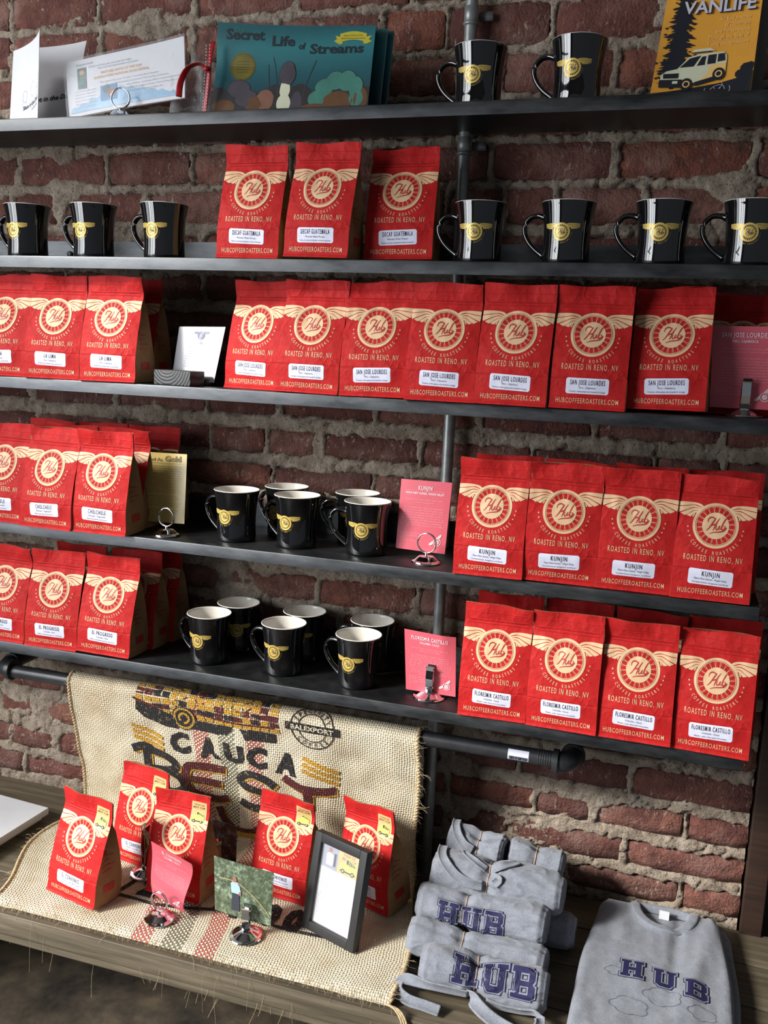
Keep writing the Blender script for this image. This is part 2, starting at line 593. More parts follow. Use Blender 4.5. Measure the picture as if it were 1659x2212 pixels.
def thing(name, label, cat, loc=(0, 0, 0), rot=(0, 0, 0), group=None):
    o = bpy.data.objects.new(name, None)
    o.empty_display_size = 0.02
    link(o)
    o.location = loc
    o.rotation_euler = rot
    return tag(o, label, cat, group)


def copy_tree(o, parent=None):
    c = o.copy()
    COL.objects.link(c)
    if parent is not None:
        c.parent = parent
    for ch in list(o.children):
        copy_tree(ch, c)
    return c


# ------------------------------------------------------------------ flat print art (2-D, metres) laid on curved surfaces
_glyph = {}


def text2d(txt, bold=0.0, shear=0.0, space=1.0, res=2):
    key = (txt, bold, shear, space, res)
    if key in _glyph:
        return _glyph[key]
    cu = bpy.data.curves.new('t', 'FONT')
    cu.body = txt
    cu.size = 1
    cu.resolution_u = res
    cu.offset = bold
    cu.shear = shear
    cu.space_character = space
    ob = bpy.data.objects.new('t', cu)
    me = bpy.data.meshes.new_from_object(ob)
    vs = [(v.co.x, v.co.y) for v in me.vertices]
    fs = [tuple(p.vertices) for p in me.polygons]
    bpy.data.objects.remove(ob)
    bpy.data.meshes.remove(me)
    bpy.data.curves.remove(cu)
    _glyph[key] = (vs, fs)
    return vs, fs


def cat_pts(pts, sub=6, closed=False):
    P = [Vector(p) for p in pts]
    n = len(P)
    out = []
    rng = n if closed else n - 1
    for i in range(rng):
        if closed:
            a, b, c, d = P[i - 1], P[i], P[(i + 1) % n], P[(i + 2) % n]
        else:
            a, b, c, d = P[max(i - 1, 0)], P[i], P[i + 1], P[min(i + 2, n - 1)]
        for k in range(sub):
            t = k / sub
            out.append(0.5 * ((2 * b) + (c - a) * t + (2 * a - 5 * b + 4 * c - d) * t * t + (3 * b - a - 3 * c + d) * t ** 3))
    if not closed:
        out.append(P[-1])
    return out


class Art:
    """layered 2-D shapes: each item = (verts2d, faces, material index, layer)"""

    def __init__(s):
        s.it = []

    def add(s, vs, fs, mi=0, layer=0):
        s.it.append((vs, fs, mi, layer))

    def rect(s, x0, y0, x1, y1, mi=0, layer=0, nx=1, ny=1):
        vs = [(x0 + (x1 - x0) * i / nx, y0 + (y1 - y0) * j / ny) for j in range(ny + 1) for i in range(nx + 1)]
        fs = [(j * (nx + 1) + i, j * (nx + 1) + i + 1, (j + 1) * (nx + 1) + i + 1, (j + 1) * (nx + 1) + i) for j in range(ny) for i in range(nx)]
        s.add(vs, fs, mi, layer)

    def rrect(s, x0, y0, x1, y1, r, mi=0, layer=0, nx=10, ny=4):
        def f(i, j):
            x = x0 + (x1 - x0) * i / nx
            y = y0 + (y1 - y0) * j / ny
            return x, y
        vs = [list(f(i, j)) for j in range(ny + 1) for i in range(nx + 1)]
        for (i, j) in ((0, 0), (nx, 0), (0, ny), (nx, ny)):
            v = vs[j * (nx + 1) + i]
            v[0] += r * 0.35 * (1 if i == 0 else -1)
            v[1] += r * 0.35 * (1 if j == 0 else -1)
        fs = [(j * (nx + 1) + i, j * (nx + 1) + i + 1, (j + 1) * (nx + 1) + i + 1, (j + 1) * (nx + 1) + i) for j in range(ny) for i in range(nx)]
        s.add([tuple(v) for v in vs], fs, mi, layer)

    def ring(s, cx, cy, r0, r1, n=48, mi=0, layer=0, a0=0, a1=2 * math.pi, m=1, sq=1.0):
        full = abs(a1 - a0 - 2 * math.pi) < 1e-6
        vs, fs = [], []
        for j in range(m + 1):
            r = r0 + (r1 - r0) * j / m
            for i in range(n + 1):
                a = a0 + (a1 - a0) * i / n
                vs.append((cx + r * math.cos(a), cy + r * math.sin(a) * sq))
        for j in range(m):
            for i in range(n):
                fs.append((j * (n + 1) + i, (j + 1) * (n + 1) + i, (j + 1) * (n + 1) + i + 1, j * (n + 1) + i + 1))
        s.add(vs, fs, mi, layer)

    def disk(s, cx, cy, r, n=32, mi=0, layer=0, m=3, sq=1.0):
        s.ring(cx, cy, r * 0.02, r, n, mi, layer, m=m, sq=sq)

    def poly(s, pts, mi=0, layer=0):
        s.add([tuple(p) for p in pts], [tuple(range(len(pts)))], mi, layer)

    def strip(s, a, b, mi=0, layer=0):
        n = len(a)
        s.add([tuple(p) for p in a] + [tuple(p) for p in b], [(i, i + 1, n + i + 1, n + i) for i in range(n - 1)], mi, layer)

    def stroke(s, pts, w, mi=0, layer=0, sub=5, closed=False, taper=False):
        P = cat_pts([(*p, 0) for p in pts], sub, closed) if sub > 1 else [Vector((*p, 0)) for p in pts]
        n = len(P)
        A, B = [], []
        for i in range(n):
            if closed:
                t = P[(i + 1) % n] - P[i - 1]
            else:
                t = P[min(i + 1, n - 1)] - P[max(i - 1, 0)]
            t = t.normalized() if t.length > 1e-9 else Vector((1, 0, 0))
            nn = Vector((-t.y, t.x, 0))
            ww = w
            if taper:
                ww = w * (0.35 + 0.65 * math.sin(math.pi * min(1, max(0, (i + 0.5) / n))))
            A.append((P[i] + nn * ww / 2)[:2])
            B.append((P[i] - nn * ww / 2)[:2])
        if closed:
            A.append(A[0])
            B.append(B[0])
        s.strip(B, A, mi, layer)

    def text(s, txt, cx, y, h, w=None, mi=0, layer=0, bold=0.0, shear=0.0, align='C', space=1.0, rot=0.0, res=2, xs=0.6, curve=None):
        vs, fs = text2d(txt, bold, shear, space, res)
        if not vs:
            return
        X0, X1 = min(v[0] for v in vs), max(v[0] for v in vs)
        sy = h / 0.73
        sx = (w / (X1 - X0)) if w else sy * xs
        W = (X1 - X0) * sx
        ox = {'C': cx - W / 2, 'L': cx, 'R': cx - W}[align]
        c, sn = math.cos(rot), math.sin(rot)
        out = []
        for a, b in vs:
            px, py = ox + (a - X0) * sx, y + b * sy
            if curve:
                py += curve * (((px - cx) / (W / 2)) ** 2)
            dx, dy = px - cx, py - y
            out.append((cx + dx * c - dy * sn, y + dx * sn + dy * c))
        s.add(out, fs, mi, layer)

    def arc_text(s, txt, cx, cy, r, h, a0, a1, mi=0, layer=0, bold=0.0, xs=0.6, inward=True):
        """letters around a circle; inward=True: along the bottom, tops toward the centre"""
        n = len(txt)
        for i, ch in enumerate(txt):
            if ch == ' ':
                continue
            a = a0 + (a1 - a0) * i / (n - 1)
            vs, fs = text2d(ch, bold)
            X0, X1 = min(v[0] for v in vs), max(v[0] for v in vs)
            sy = h / 0.73
            sx = sy * xs
            px, py = cx + r * math.cos(a), cy + r * math.sin(a)
            rt_ = a + math.pi / 2 if inward else a - math.pi / 2
            c, sn = math.cos(rt_), math.sin(rt_)
            out = []
            for u, v in vs:
                dx, dy = (u - (X0 + X1) / 2) * sx, v * sy - h / 2
                out.append((px + dx * c - dy * sn, py + dx * sn + dy * c))
            s.add(out, fs, mi, layer)

    def xform(s, f):
        s.it = [([f(*v) for v in vs], fs, mi, la) for vs, fs, mi, la in s.it]
        return s

    def merge(s, o):
        s.it += o.it
        return s

    def lay(s, surf, step=0.00012, base=0.0005):
        """surf(u, v, off) -> 3-D point"""
        mb = MB()
        for vs, fs, mi, la in s.it:
            ar = 0
            for f in fs[:1]:
                for i in range(len(f)):
                    a, b = vs[f[i]], vs[f[(i + 1) % len(f)]]
                    ar += a[0] * b[1] - b[0] * a[1]
            mb.add([surf(a, b, base + step * la) for a, b in vs], fs, mi)
        return mb

    def uvs(s):
        out = []
        for vs, fs, mi, la in s.it:
            for f in fs:
                out += [vs[i] for i in f]
        return out


def feather_wing(a, R_, cx, cy, span, sgn, mi, layer):
    """right wing of the winged wheel; span = tip in wheel radii"""
    def X(x):
        return 0.7 + (x - 0.7) * (span - 0.7) / (1.74 - 0.7)
    F = [([(0.56, 0.80), (0.76, 0.92), (1.22, 0.965), (1.76, 0.94)], [(0.64, 0.745), (0.92, 0.85), (1.3, 0.81), (1.76, 0.745)]),
         ([(0.66, 0.735), (1.0, 0.82), (1.35, 0.77), (1.76, 0.715)], [(0.72, 0.68), (1.0, 0.735), (1.35, 0.60), (1.70, 0.455)]),
         ([(0.74, 0.68), (1.0, 0.70), (1.25, 0.61), (1.60, 0.445)], [(0.78, 0.60), (1.0, 0.60), (1.2, 0.46), (1.40, 0.345)]),
         ([(0.80, 0.59), (0.98, 0.58), (1.12, 0.49), (1.32, 0.36)], [(0.84, 0.50), (0.96, 0.48), (1.04, 0.40), (1.14, 0.31)]),
         ([(0.92, 0.54), (0.97, 0.47), (1.02, 0.40), (1.06, 0.33)], [(0.95, 0.42), (0.97, 0.38), (0.985, 0.34), (1.0, 0.30)])]
    for A, B in F:
        p = [(cx + sgn * R_ * X(x), cy + R_ * y) for x, y, _ in cat_pts([(*v, 0) for v in A], 5)]
        q = [(cx + sgn * R_ * X(x), cy + R_ * y) for x, y, _ in cat_pts([(*v, 0) for v in B], 5)]
        for k in range(2):
            f0, f1 = k / 2, (k + 1) / 2
            pa = [(u[0] + (w[0] - u[0]) * f0, u[1] + (w[1] - u[1]) * f0) for u, w in zip(p, q)]
            pb = [(u[0] + (w[0] - u[0]) * f1, u[1] + (w[1] - u[1]) * f1) for u, w in zip(p, q)]
            if sgn > 0:
                a.strip(pb, pa, mi, layer)
            else:
                a.strip(pa, pb, mi, layer)


HUB = [  # script strokes in disk radii
    [(-0.70, -0.42), (-0.48, -0.20), (-0.24, 0.18), (-0.06, 0.46), (-0.02, 0.55)],
    [(-0.62, 0.22), (-0.58, 0.45), (-0.40, 0.58), (-0.18, 0.56), (-0.10, 0.46)],
    [(0.30, 0.58), (0.12, 0.30), (-0.06, -0.08), (-0.18, -0.38)],
    [(-0.36, -0.02), (-0.15, 0.06), (0.08, 0.10)],
    [(0.10, 0.02), (0.02, -0.20), (0.10, -0.30), (0.24, -0.18), (0.32, 0.00), (0.28, -0.20), (0.36, -0.28)],
    [(0.36, -0.28), (0.50, 0.02), (0.68, 0.40), (0.78, 0.58), (0.60, 0.28), (0.46, -0.12), (0.54, -0.28), (0.70, -0.16), (0.72, -0.02), (0.56, -0.02)],
    [(0.70, -0.16), (0.84, -0.10), (0.66, -0.34), (0.30, -0.44), (-0.10, -0.50), (-0.45, -0.62)],
]


def emblem(Rr, span=1.74, tan=0, ink=1, detail=True, teeth=False, text=True):
    a = Art()
    for sg in (1, -1):
        feather_wing(a, Rr, 0, 0, span, sg, tan, 0)
    if teeth:
        a.ring(0, 0, 0.80 * Rr, Rr, 56, tan, 1)
        a.disk(0, 0, 0.60 * Rr, 32, tan, 1)
        for i in range(24):
            t = 2 * math.pi * i / 24
            c, s_ = math.cos(t), math.sin(t)
            w = 0.035 * Rr
            a.add([(0.58 * Rr * c - w * s_, 0.58 * Rr * s_ + w * c), (0.58 * Rr * c + w * s_, 0.58 * Rr * s_ - w * c),
                   (0.82 * Rr * c + w * s_, 0.82 * Rr * s_ - w * c), (0.82 * Rr * c - w * s_, 0.82 * Rr * s_ + w * c)], [(0, 1, 2, 3)], tan, 0)
    else:
        a.ring(0, 0, 0.885 * Rr, Rr, 64, tan, 1)
        a.ring(0, 0, 0.835 * Rr, 0.862 * Rr, 64, tan, 1)
        a.disk(0, 0, 0.585 * Rr, 36, tan, 1, m=4)
        if detail:
            for i in range(20):
                t = 2 * math.pi * (i + 0.5) / 20
                for d0, d1 in ((0.0, 0.045), (0.0, -0.045)):
                    p = (0.57 * Rr * math.cos(t + d0), 0.57 * Rr * math.sin(t + d0))
                    q = (0.85 * Rr * math.cos(t + d1), 0.85 * Rr * math.sin(t + d1))
                    a.stroke([p, q], 0.013 * Rr, tan, 0, sub=1)
    for st in HUB:
        a.stroke([(x * 0.56 * Rr, (y + 0.02) * 0.60 * Rr) for x, y in st], 0.062 * Rr, ink, 3, sub=4, taper=len(st) > 3)
    if text:
        a.arc_text('COFFEE ROASTERS', 0, 0, 1.21 * Rr, 0.165 * Rr, R(218), R(322), tan, 0, 0.008, 0.62)
        for sg in (1, -1):
            for d in (64, 74, 84):
                t = R(270 + sg * d)
                cx, cy = 1.21 * Rr * math.cos(t), 1.21 * Rr * math.sin(t)
                pts = []
                for i in range(10):
                    rr = (0.05 if i % 2 == 0 else 0.022) * Rr
                    pts.append((cx + rr * math.sin(i * math.pi / 5), cy + rr * math.cos(i * math.pi / 5)))
                a.add(pts + [(cx, cy)], [(10, (i + 1) % 10, i) for i in range(10)], tan, 0)
    return a


# ------------------------------------------------------------------ value noise in numpy (for the mortar)
_rng = np.random.RandomState(11)
_tab = _rng.rand(256, 256)


def vn(x, y):
    xi, yi = np.floor(x).astype(int), np.floor(y).astype(int)
    fx, fy = x - xi, y - yi
    fx, fy = fx * fx * (3 - 2 * fx), fy * fy * (3 - 2 * fy)
    g = lambda a, b: _tab[a % 256, b % 256]
    return (g(xi, yi) * (1 - fx) + g(xi + 1, yi) * fx) * (1 - fy) + (g(xi, yi + 1) * (1 - fx) + g(xi + 1, yi + 1) * fx) * fy


def fbm(x, y, f, oct=4, gain=0.5):
    s, a, t = 0, 1.0, 0
    for k in range(oct):
        s = s + a * vn(x * f + 17.3 * k, y * f + 5.1 * k)
        t += a
        a *= gain
        f *= 2.03
    return s / t


# ================================================================== SETTING
WALL_Y, XR = 0.215, 0.185
rows = [(0.467, 0.043), (0.531, 0.046), (0.601, 0.044), (0.671, 0.049), (0.742, 0.045), (0.812, 0.046), (0.882, 0.046), (0.951, 0.049),
        (1.022, 0.047), (1.093, 0.048), (1.165, 0.046), (1.236, 0.046), (1.309, 0.047), (1.380, 0.048), (1.451, 0.048), (1.522, 0.049), (1.594, 0.05),
        (1.665, 0.058), (1.738, 0.058), (1.810, 0.056), (1.880, 0.060), (1.955, 0.063), (2.032, 0.058), (2.104, 0.058)]
joints = {0: [-1.44, -1.335, -1.13, -0.92, -0.71, -0.5, -0.33, -0.127, 0.083], 1: [-1.37, -1.253, -1.05, -0.84, -0.63, -0.43, -0.36, -0.235, -0.022, 0.185],
          2: [-1.40, -1.275, -1.17, -0.97, -0.76, -0.55, -0.36, -0.19, -0.083, 0.080], 3: [-1.38, -1.232, -1.03, -0.82, -0.62, -0.42, -0.37, -0.224, -0.021],
          4: [-1.40, -1.29, -1.08, -0.88, -0.67, -0.46, -0.338, -0.138, 0.06], 7: [-1.24, -1.03, -0.83, -0.637, -0.436, -0.235, -0.13, 0.07],
          10: [-1.26, -1.06, -0.94, -0.741, -0.534, -0.33, -0.13, 0.075], 11: [-1.28, -1.08, -0.876, -0.754, -0.646, -0.445, -0.24, -0.03, 0.08],
          12: [-1.29, -1.09, -0.884, -0.731, -0.535, -0.338, -0.135, 0.075], 17: [-1.33, -1.22, -1.02, -0.82, -0.62, -0.42, -0.318, -0.229, -0.084, 0.08],
          18: [-1.312, -1.105, -0.92, -0.72, -0.52, -0.345, -0.137, 0.078], 20: [-1.3, -1.1, -0.9, -0.7, -0.54, -0.41, -0.336, -0.148, 0.05],
          21: [-1.32, -1.117, -0.92, -0.75, -0.552, -0.434, -0.255, -0.075, 0.12], 22: [-1.32, -1.12, -0.915, -0.71, -0.50, -0.30, -0.10, 0.1]}
wall = None
# brick mesh variants: unit boxes, rounded and worn
brick_meshes = []
for k in range(10):
    rnd = random.Random(k)
    mb = MB()
    nx, nz = 5, 3
    vs, fs = [], []
    for j in range(nz + 1):
        for i in range(nx + 1):
            u, w = i / nx - 0.5, j / nz - 0.5
            edge = (i in (0, nx)) + (j in (0, nz))
            x = u * (1 if j not in (0, nz) else 0.985) + (rnd.uniform(-0.012, 0.012) if i in (0, nx) else 0)
            z = w * (1 if i not in (0, nx) else 0.92) + (rnd.uniform(-0.05, 0.05) if j in (0, nz) else 0)
            y = -0.5 + (0.045 * edge) + rnd.uniform(-0.02, 0.025)
            vs.append((x, y, z))
    for j in range(nz):
        for i in range(nx):
            q = j * (nx + 1) + i
            fs.append((q, q + 1, q + nx + 2, q + nx + 1))
    rim = [i for i in range(nx + 1)] + [j * (nx + 1) + nx for j in range(1, nz + 1)] + [nz * (nx + 1) + i for i in range(nx - 1, -1, -1)] + [j * (nx + 1) for j in range(nz - 1, 0, -1)]
    b = len(vs)
    for r_ in rim:
        vs.append((vs[r_][0] * 1.0, 0.5, vs[r_][2] * 1.0))
    n = len(rim)
    for i in range(n):
        fs.append((rim[(i + 1) % n], rim[i], b + i, b + (i + 1) % n))
    mb.add(vs, fs)
    brick_meshes.append(mb.mesh('brick', ['brick'], smooth=True))

# mortar bed as a rough height field; it laps over the brick edges as the old pointing does
XL, ZT = -1.80, 2.20
step = 0.0036
xs_ = np.arange(XL, XR + 1e-6, step)
zs_ = np.arange(0.43, ZT, step)
Xg, Zg = np.meshgrid(xs_, zs_)
inside = np.full(Xg.shape, -0.02)   # signed distance into nearest brick (m)
brick_list = []
for ri, (z0, h) in enumerate(rows):
    js = joints.get(ri)
    if js is None:
        rnd = random.Random(100 + ri)
        js = [-1.32 + (0.1 if ri % 2 else 0) + rnd.uniform(-0.02, 0.02)]
        while js[-1] < 0.12:
            js.append(js[-1] + (0.105 if rnd.random() < 0.15 else 0.205))
    js = list(js)
    while js[0] > -1.78:
        js.insert(0, js[0] - 0.205)
    js = [j for j in js if j < 0.17] + [XR + 0.006]
    for a, b in zip(js[:-1], js[1:]):
        x0, x1 = max(a + 0.006, XL + 0.004), b - 0.006
        if x1 - x0 < 0.03:
            continue
        brick_list.append((x0, x1, z0, z0 + h))
        d = np.minimum(np.minimum(Xg - x0, x1 - Xg), np.minimum(Zg - z0, z0 + h - Zg))
        if x1 > XR - 0.01:
            d = np.minimum(Xg - x0, np.minimum(Zg - z0, z0 + h - Zg))
        inside = np.maximum(inside, d)
n_lo = fbm(Xg, Zg, 9, 4)
n_mid = fbm(Xg + 3, Zg + 1, 45, 4)
n_hi = fbm(Xg + 7, Zg + 2, 160, 3)
smear = 0.8 * np.clip((fbm(Xg + 31, Zg + 9, 5.2, 4) - 0.66) * 7, 0, 1) + np.clip((-0.95 - Xg) * 1.2, 0, 0.25) * np.clip((fbm(Xg + 11, Zg + 3, 8, 3) - 0.50) * 6, 0, 1)
smear += np.exp(-(((Xg + 1.30) / 0.07) ** 2 + ((Zg - 0.61) / 0.035) ** 2)) * 1.2 + np.exp(-(((Xg + 1.0) / 0.05) ** 2 + ((Zg - 2.02) / 0.06) ** 2))
smear += np.exp(-(((Xg - 0.045) / 0.03) ** 2 + ((Zg - 1.70) / 0.05) ** 2)) * 0.9
thr = inside + 0.0012 - (n_mid - 0.5) * 0.014 - (n_lo - 0.5) * 0.006 - (n_hi - 0.5) * 0.004 - smear * 0.026
t = np.clip(thr / 0.0036, 0, 1)
ht = (0.0012 + 0.006 * (n_lo - 0.45) + 0.007 * (n_mid - 0.5) + 0.005 * (n_hi - 0.5)) * (1 - t) - 0.013 * t + 0.001 * np.clip(smear, 0, 1)
crack = np.abs(fbm(Xg + 50, Zg + 60, 14, 3) - 0.5)
ht = np.where((crack < 0.012) & (t < 0.5), ht - 0.007, ht)
Yg = WALL_Y - ht
nz_, nx_ = Xg.shape
me = bpy.data.meshes.new('mortar_bed')
me.vertices.add(nx_ * nz_)
me.vertices.foreach_set('co', np.stack([Xg, Yg, Zg], -1).astype(np.float32).ravel())
idx = np.arange(nx_ * nz_).reshape(nz_, nx_)
quads = np.stack([idx[:-1, :-1], idx[:-1, 1:], idx[1:, 1:], idx[1:, :-1]], -1).reshape(-1, 4)
me.loops.add(quads.size)
me.loops.foreach_set('vertex_index', quads.ravel().astype(np.int32))
me.polygons.add(len(quads))
me.polygons.foreach_set('loop_start', np.arange(0, quads.size, 4, dtype=np.int32))
me.polygons.foreach_set('use_smooth', np.ones(len(quads), dtype=bool))
me.materials.append(MAT['mortar'])
me.update(calc_edges=True)
me.validate()
mb = MB()
mb.box(-2.3, XR - 0.003, WALL_Y + 0.022, WALL_Y + 0.25, 0.13, 3.0)
mb.box(-2.3, XL, WALL_Y + 0.0, WALL_Y + 0.022, 0.13, 3.0)
mb.box(XL, XR - 0.003, WALL_Y + 0.006, WALL_Y + 0.022, 0.13, 0.435)
mb.box(XL, XR - 0.003, WALL_Y + 0.0, WALL_Y + 0.022, ZT - 0.006, 3.0)
wall = mb.build('wall_back', ['mortar'], smooth=False)
tag(wall, kind='structure')
mo = link(bpy.data.objects.new('mortar_bed', me), wall)
tag(mo, kind='stuff')
rnd = random.Random(5)
for i, (x0, x1, z0, z1) in enumerate(brick_list):
    o = link(bpy.data.objects.new('brick', brick_meshes[i % 10]), wall)
    out = rnd.uniform(-0.002, 0.0035)
    o.scale = (x1 - x0, 0.05, z1 - z0)
    if x1 > XR:
        out += rnd.uniform(0.0, 0.004)
    o.location = ((x0 + x1) / 2 + (rnd.uniform(-0.006, 0.006) if x1 > XR else 0), WALL_Y + 0.025 - out, (z0 + z1) / 2)
    o.rotation_euler = (rnd.uniform(-0.015, 0.015), rnd.uniform(-0.008, 0.008), rnd.uniform(-0.012, 0.012))

mb = MB()
mb.box(-2.6, 2.2, -4.5, 0.9, 0.08, 0.13)
tag(mb.build('floor', ['floor'], smooth=False), kind='structure')

# left wall with the shop window that lights the display
mb = MB()
LX = -2.3
wy0, wy1, wz0, wz1 = -3.0, -0.45, 0.75, 2.90
mb.box(LX - 0.12, LX, -4.5, wy0, 0.13, 3.0)
mb.box(LX - 0.12, LX, wy1, 0.46, 0.13, 3.0)
mb.box(LX - 0.12, LX, wy0, wy1, 0.13, wz0)
mb.box(LX - 0.12, LX, wy0, wy1, wz1, 3.0)
tag(mb.build('wall_left', ['wall'], smooth=False), kind='structure')
win = bpy.data.objects.new('window_1', None)
link(win)
win.location = (LX - 0.06, (wy0 + wy1) / 2, wz0)
tag(win, kind='structure')
cy = (wy0 + wy1) / 2
for nm, x in (('frame_rail', (wz0, wz0 + 0.05)), ('frame_rail', (wz1 - 0.05, wz1)), ('frame_rail', (2.05, 2.09))):
    mb = MB()
    mb.box(-0.03, 0.03, wy0 - cy, wy1 - cy, x[0] - wz0, x[1] - wz0)
    mb.build(nm, ['winframe'], win, smooth=False)
for yy in (wy0 + 0.03, wy0 + 0.66, wy0 + 1.28, wy0 + 1.90, wy1 - 0.03):
    mb = MB()
    mb.box(-0.03, 0.03, yy - cy - 0.025, yy - cy + 0.025, 0, wz1 - wz0)
    mb.build('mullion', ['winframe'], win, smooth=False)
# vertical blind slats, part drawn
for k in range(13):
    yy = wy1 - 0.10 - k * 0.045
    mb = MB()
    mb.box(0.05, 0.056, yy - cy - 0.012, yy - cy + 0.012, 0.02, wz1 - wz0 - 0.02)
    mb.build('blind_slat', ['winframe'], win, smooth=False)

mb = MB()
mb.box(-2.42, 2.2, -4.5, 0.465, 3.0, 3.06)
tag(mb.build('ceiling', ['wall'], smooth=False), kind='structure')

# door casing and dark door past the end of the brick wall
mb = MB()
mb.box(0.188, 0.224, 0.200, 0.30, 0.13, 2.4)
tag(mb.build('trim_1', ['trim'], bevel=0.002), kind='structure')
d = bpy.data.objects.new('door_1', None)
link(d)
d.location = (0.9, 0.34, 0)
tag(d, kind='structure')
mb = MB()
mb.box(-0.68, 0.5, 0, 0.04, 0.135, 2.4)
mb.build('door_slab', ['door'], d, smooth=False)
for z in (0.46, 0.62, 1.05, 1.75):
    mb = MB()
    mb.box(-0.66, 0.48, -0.008, -0.0002, z, z + 0.105)
    mb.build('door_panel', ['door'], d, bevel=0.003)

# ================================================================== BENCH
bench = thing('bench', 'long dark-stained plank bench against the foot of the brick wall', 'bench', (-0.4, 0, 0))
BX0, BX1 = -1.35, 1.0
for y0, y1 in ((0.1135, 0.2085), (0.0035, 0.1105), (-0.1085, 0.0005), (-0.205, -0.1115)):
    mb = MB()
    mb.box(BX0, BX1, y0, y1, 0.412, 0.45)
    mb.build('plank', ['bench'], bench, bevel=0.0025)
mb = MB()
mb.box(BX0, BX1, -0.218, -0.2055, 0.412, 0.4515)
mb.build('front_board', ['bench'], bench, bevel=0.0015)
mb = MB()
mb.box(BX0, BX1, -0.214, -0.190, 0.396, 0.4115)
mb.build('lower_rail', ['bench'], bench, bevel=0.0015)
for x in (-1.06, 0.9):
    mb = MB()
    mb.box(x - 0.04, x + 0.04, -0.16, 0.19, 0.1305, 0.395)
    mb.build('leg', ['bench'], bench, bevel=0.003)

# ================================================================== SHELVES AND PIPES
shelf_z = {1: 1.8127, 2: 1.5821, 3: 1.3672, 4: 1.0942, 5: 0.8578}
shelf_lab = {1: 'topmost dark steel shelf, holding books and two mugs', 2: 'second dark steel shelf from the top, with mugs at both ends',
             3: 'third dark steel shelf, holding a long row of red bags', 4: 'fourth dark steel shelf from the top, five mugs at its middle',
             5: 'lowest dark steel shelf, just above the black rail'}
for k, z in shelf_z.items():
    s = thing('metal_shelf', shelf_lab[k], 'shelf', (-0.4, 0, z), group=None)
    mb = MB()
    T = 0.003
    prof = [(0.0, -0.0205), (0.0, -0.003), (0.0008, -0.0008), (0.003, 0.0), (0.198, 0.0), (0.198, 0.047), (0.201, 0.047), (0.201, -T), (0.0035, -T), (0.003, -0.0205)]
    n = len(prof)
    vs = [(x, y, zz) for x in (-1.35, 0.54) for y, zz in prof]
    fs = [(i, (i + 1) % n, n + (i + 1) % n, n + i) for i in range(n)]
    fs += [(0, 1, 2, 3, 8, 9)[::-1], (3, 4, 7, 8)[::-1], (4, 5, 6, 7)[::-1], (n, n + 1, n + 2, n + 3, n + 8, n + 9), (n + 3, n + 4, n + 7, n + 8), (n + 4, n + 5, n + 6, n + 7)]
    mb.add(vs, fs)
    o = mb.build('shelf_body', ['steel'], s, weld=True, smooth=True, angle=R(40))
    for bx in (-0.78, -0.06):
        mb = MB()
        mb.lathe([(0, 0.0), (0.006, 0.0), (0.006, 0.003), (0, 0.0035)], 10)
        b = mb.build('bolt', ['blackpipe'], s)
        b.rotation_euler = (R(90), 0, 0)
        b.location = (bx, 0.198, 0.022)

up_ = thing('upright_pipe', 'vertical galvanised pipe fixed to the brick wall behind the shelves', 'pipe', (-0.386, 0.187, 0.45))
mb = MB()
mb.tube([(0, 0, 0.0), (0, 0, 1.75)], 0.0102, 20)
mb.build('pipe', ['galv'], up_, smooth=True, angle=R(40))
for z in (1.340, 1.545):
    mb = MB()
    mb.lathe([(0.0103, -0.012), (0.0118, -0.011), (0.0118, 0.011), (0.0103, 0.012)], 20, c=(0, 0, z))
    mb.box(0.010, 0.034, 0.012, 0.016, z - 0.007, z + 0.007)
    mb.lathe([(0.0103, -0.018), (0.013, -0.016), (0.013, -0.013), (0.0103, -0.012)], 20, c=(0, 0, z))
    mb.build('wall_clamp', ['galv'], up_)

rail = thing('rail_pipe', 'black iron pipe rail below the lowest shelf', 'pipe', (-0.68, 0.085, 0.762))
mb = MB()
mb.tube([(-0.575, 0, 0), (0.53, 0, 0.006)], 0.0134, 20)
mb.build('pipe', ['blackpipe'], rail, smooth=True, angle=R(40))
mb = MB()
mb.tube([(0.505 + 0.002 * i, 0, 0.006) for i in range(14)], [0.0142 if i % 2 else 0.0128 for i in range(14)], 18)
mb.build('thread', ['blackpipe'], rail, smooth=False)
for sx, x0 in ((1, 0.535), (-1, -0.575)):
    pts = [(x0, 0, 0.003)] + [(x0 + sx * 0.026 * math.sin(a), 0.026 * (1 - math.cos(a)), 0.003) for a in [R(q) for q in range(0, 91, 15)]] + [(x0 + sx * 0.026, 0.034, 0.003)]
    mb = MB()
    mb.tube(pts, [0.0185] * 2 + [0.0178] * (len(pts) - 4) + [0.0185] * 2, 20)
    mb.tube([(x0 - sx * 0.004, 0, 0.003), (x0 + sx * 0.005, 0, 0.003)], 0.0212, 20)
    mb.tube([(x0 + sx * 0.026, 0.030, 0.003), (x0 + sx * 0.026, 0.039, 0.003)], 0.0212, 20)
    mb.build('elbow', ['blackpipe'], rail, smooth=True, angle=R(35))
    mb = MB()
    mb.tube([(x0 + sx * 0.026, 0.036, 0.003), (x0 + sx * 0.026, 0.127, 0.003)], 0.0134, 18)
    mb.build('wall_arm', ['blackpipe'], rail, smooth=True, angle=R(40))
mb = MB()
mb.grid(lambda a, b: (0.455 + 0.036 * a, -0.0138 * math.cos(R(-30 + 80 * b)), 0.0055 + 0.0138 * math.sin(R(-30 + 80 * b))), 6, 8)
st = mb.build('barcode_sticker', ['white'], rail)
st['label'] = 'torn white barcode sticker'
a = Art()
rr = random.Random(3)
x = 0.001
while x < 0.034:
    w = rr.choice([0.0005, 0.0009, 0.0014])
    a.rect(x, 0.001, x + w, 0.0075, 0, 0, 1, 2)
    x += w + rr.choice([0.0005, 0.0008])
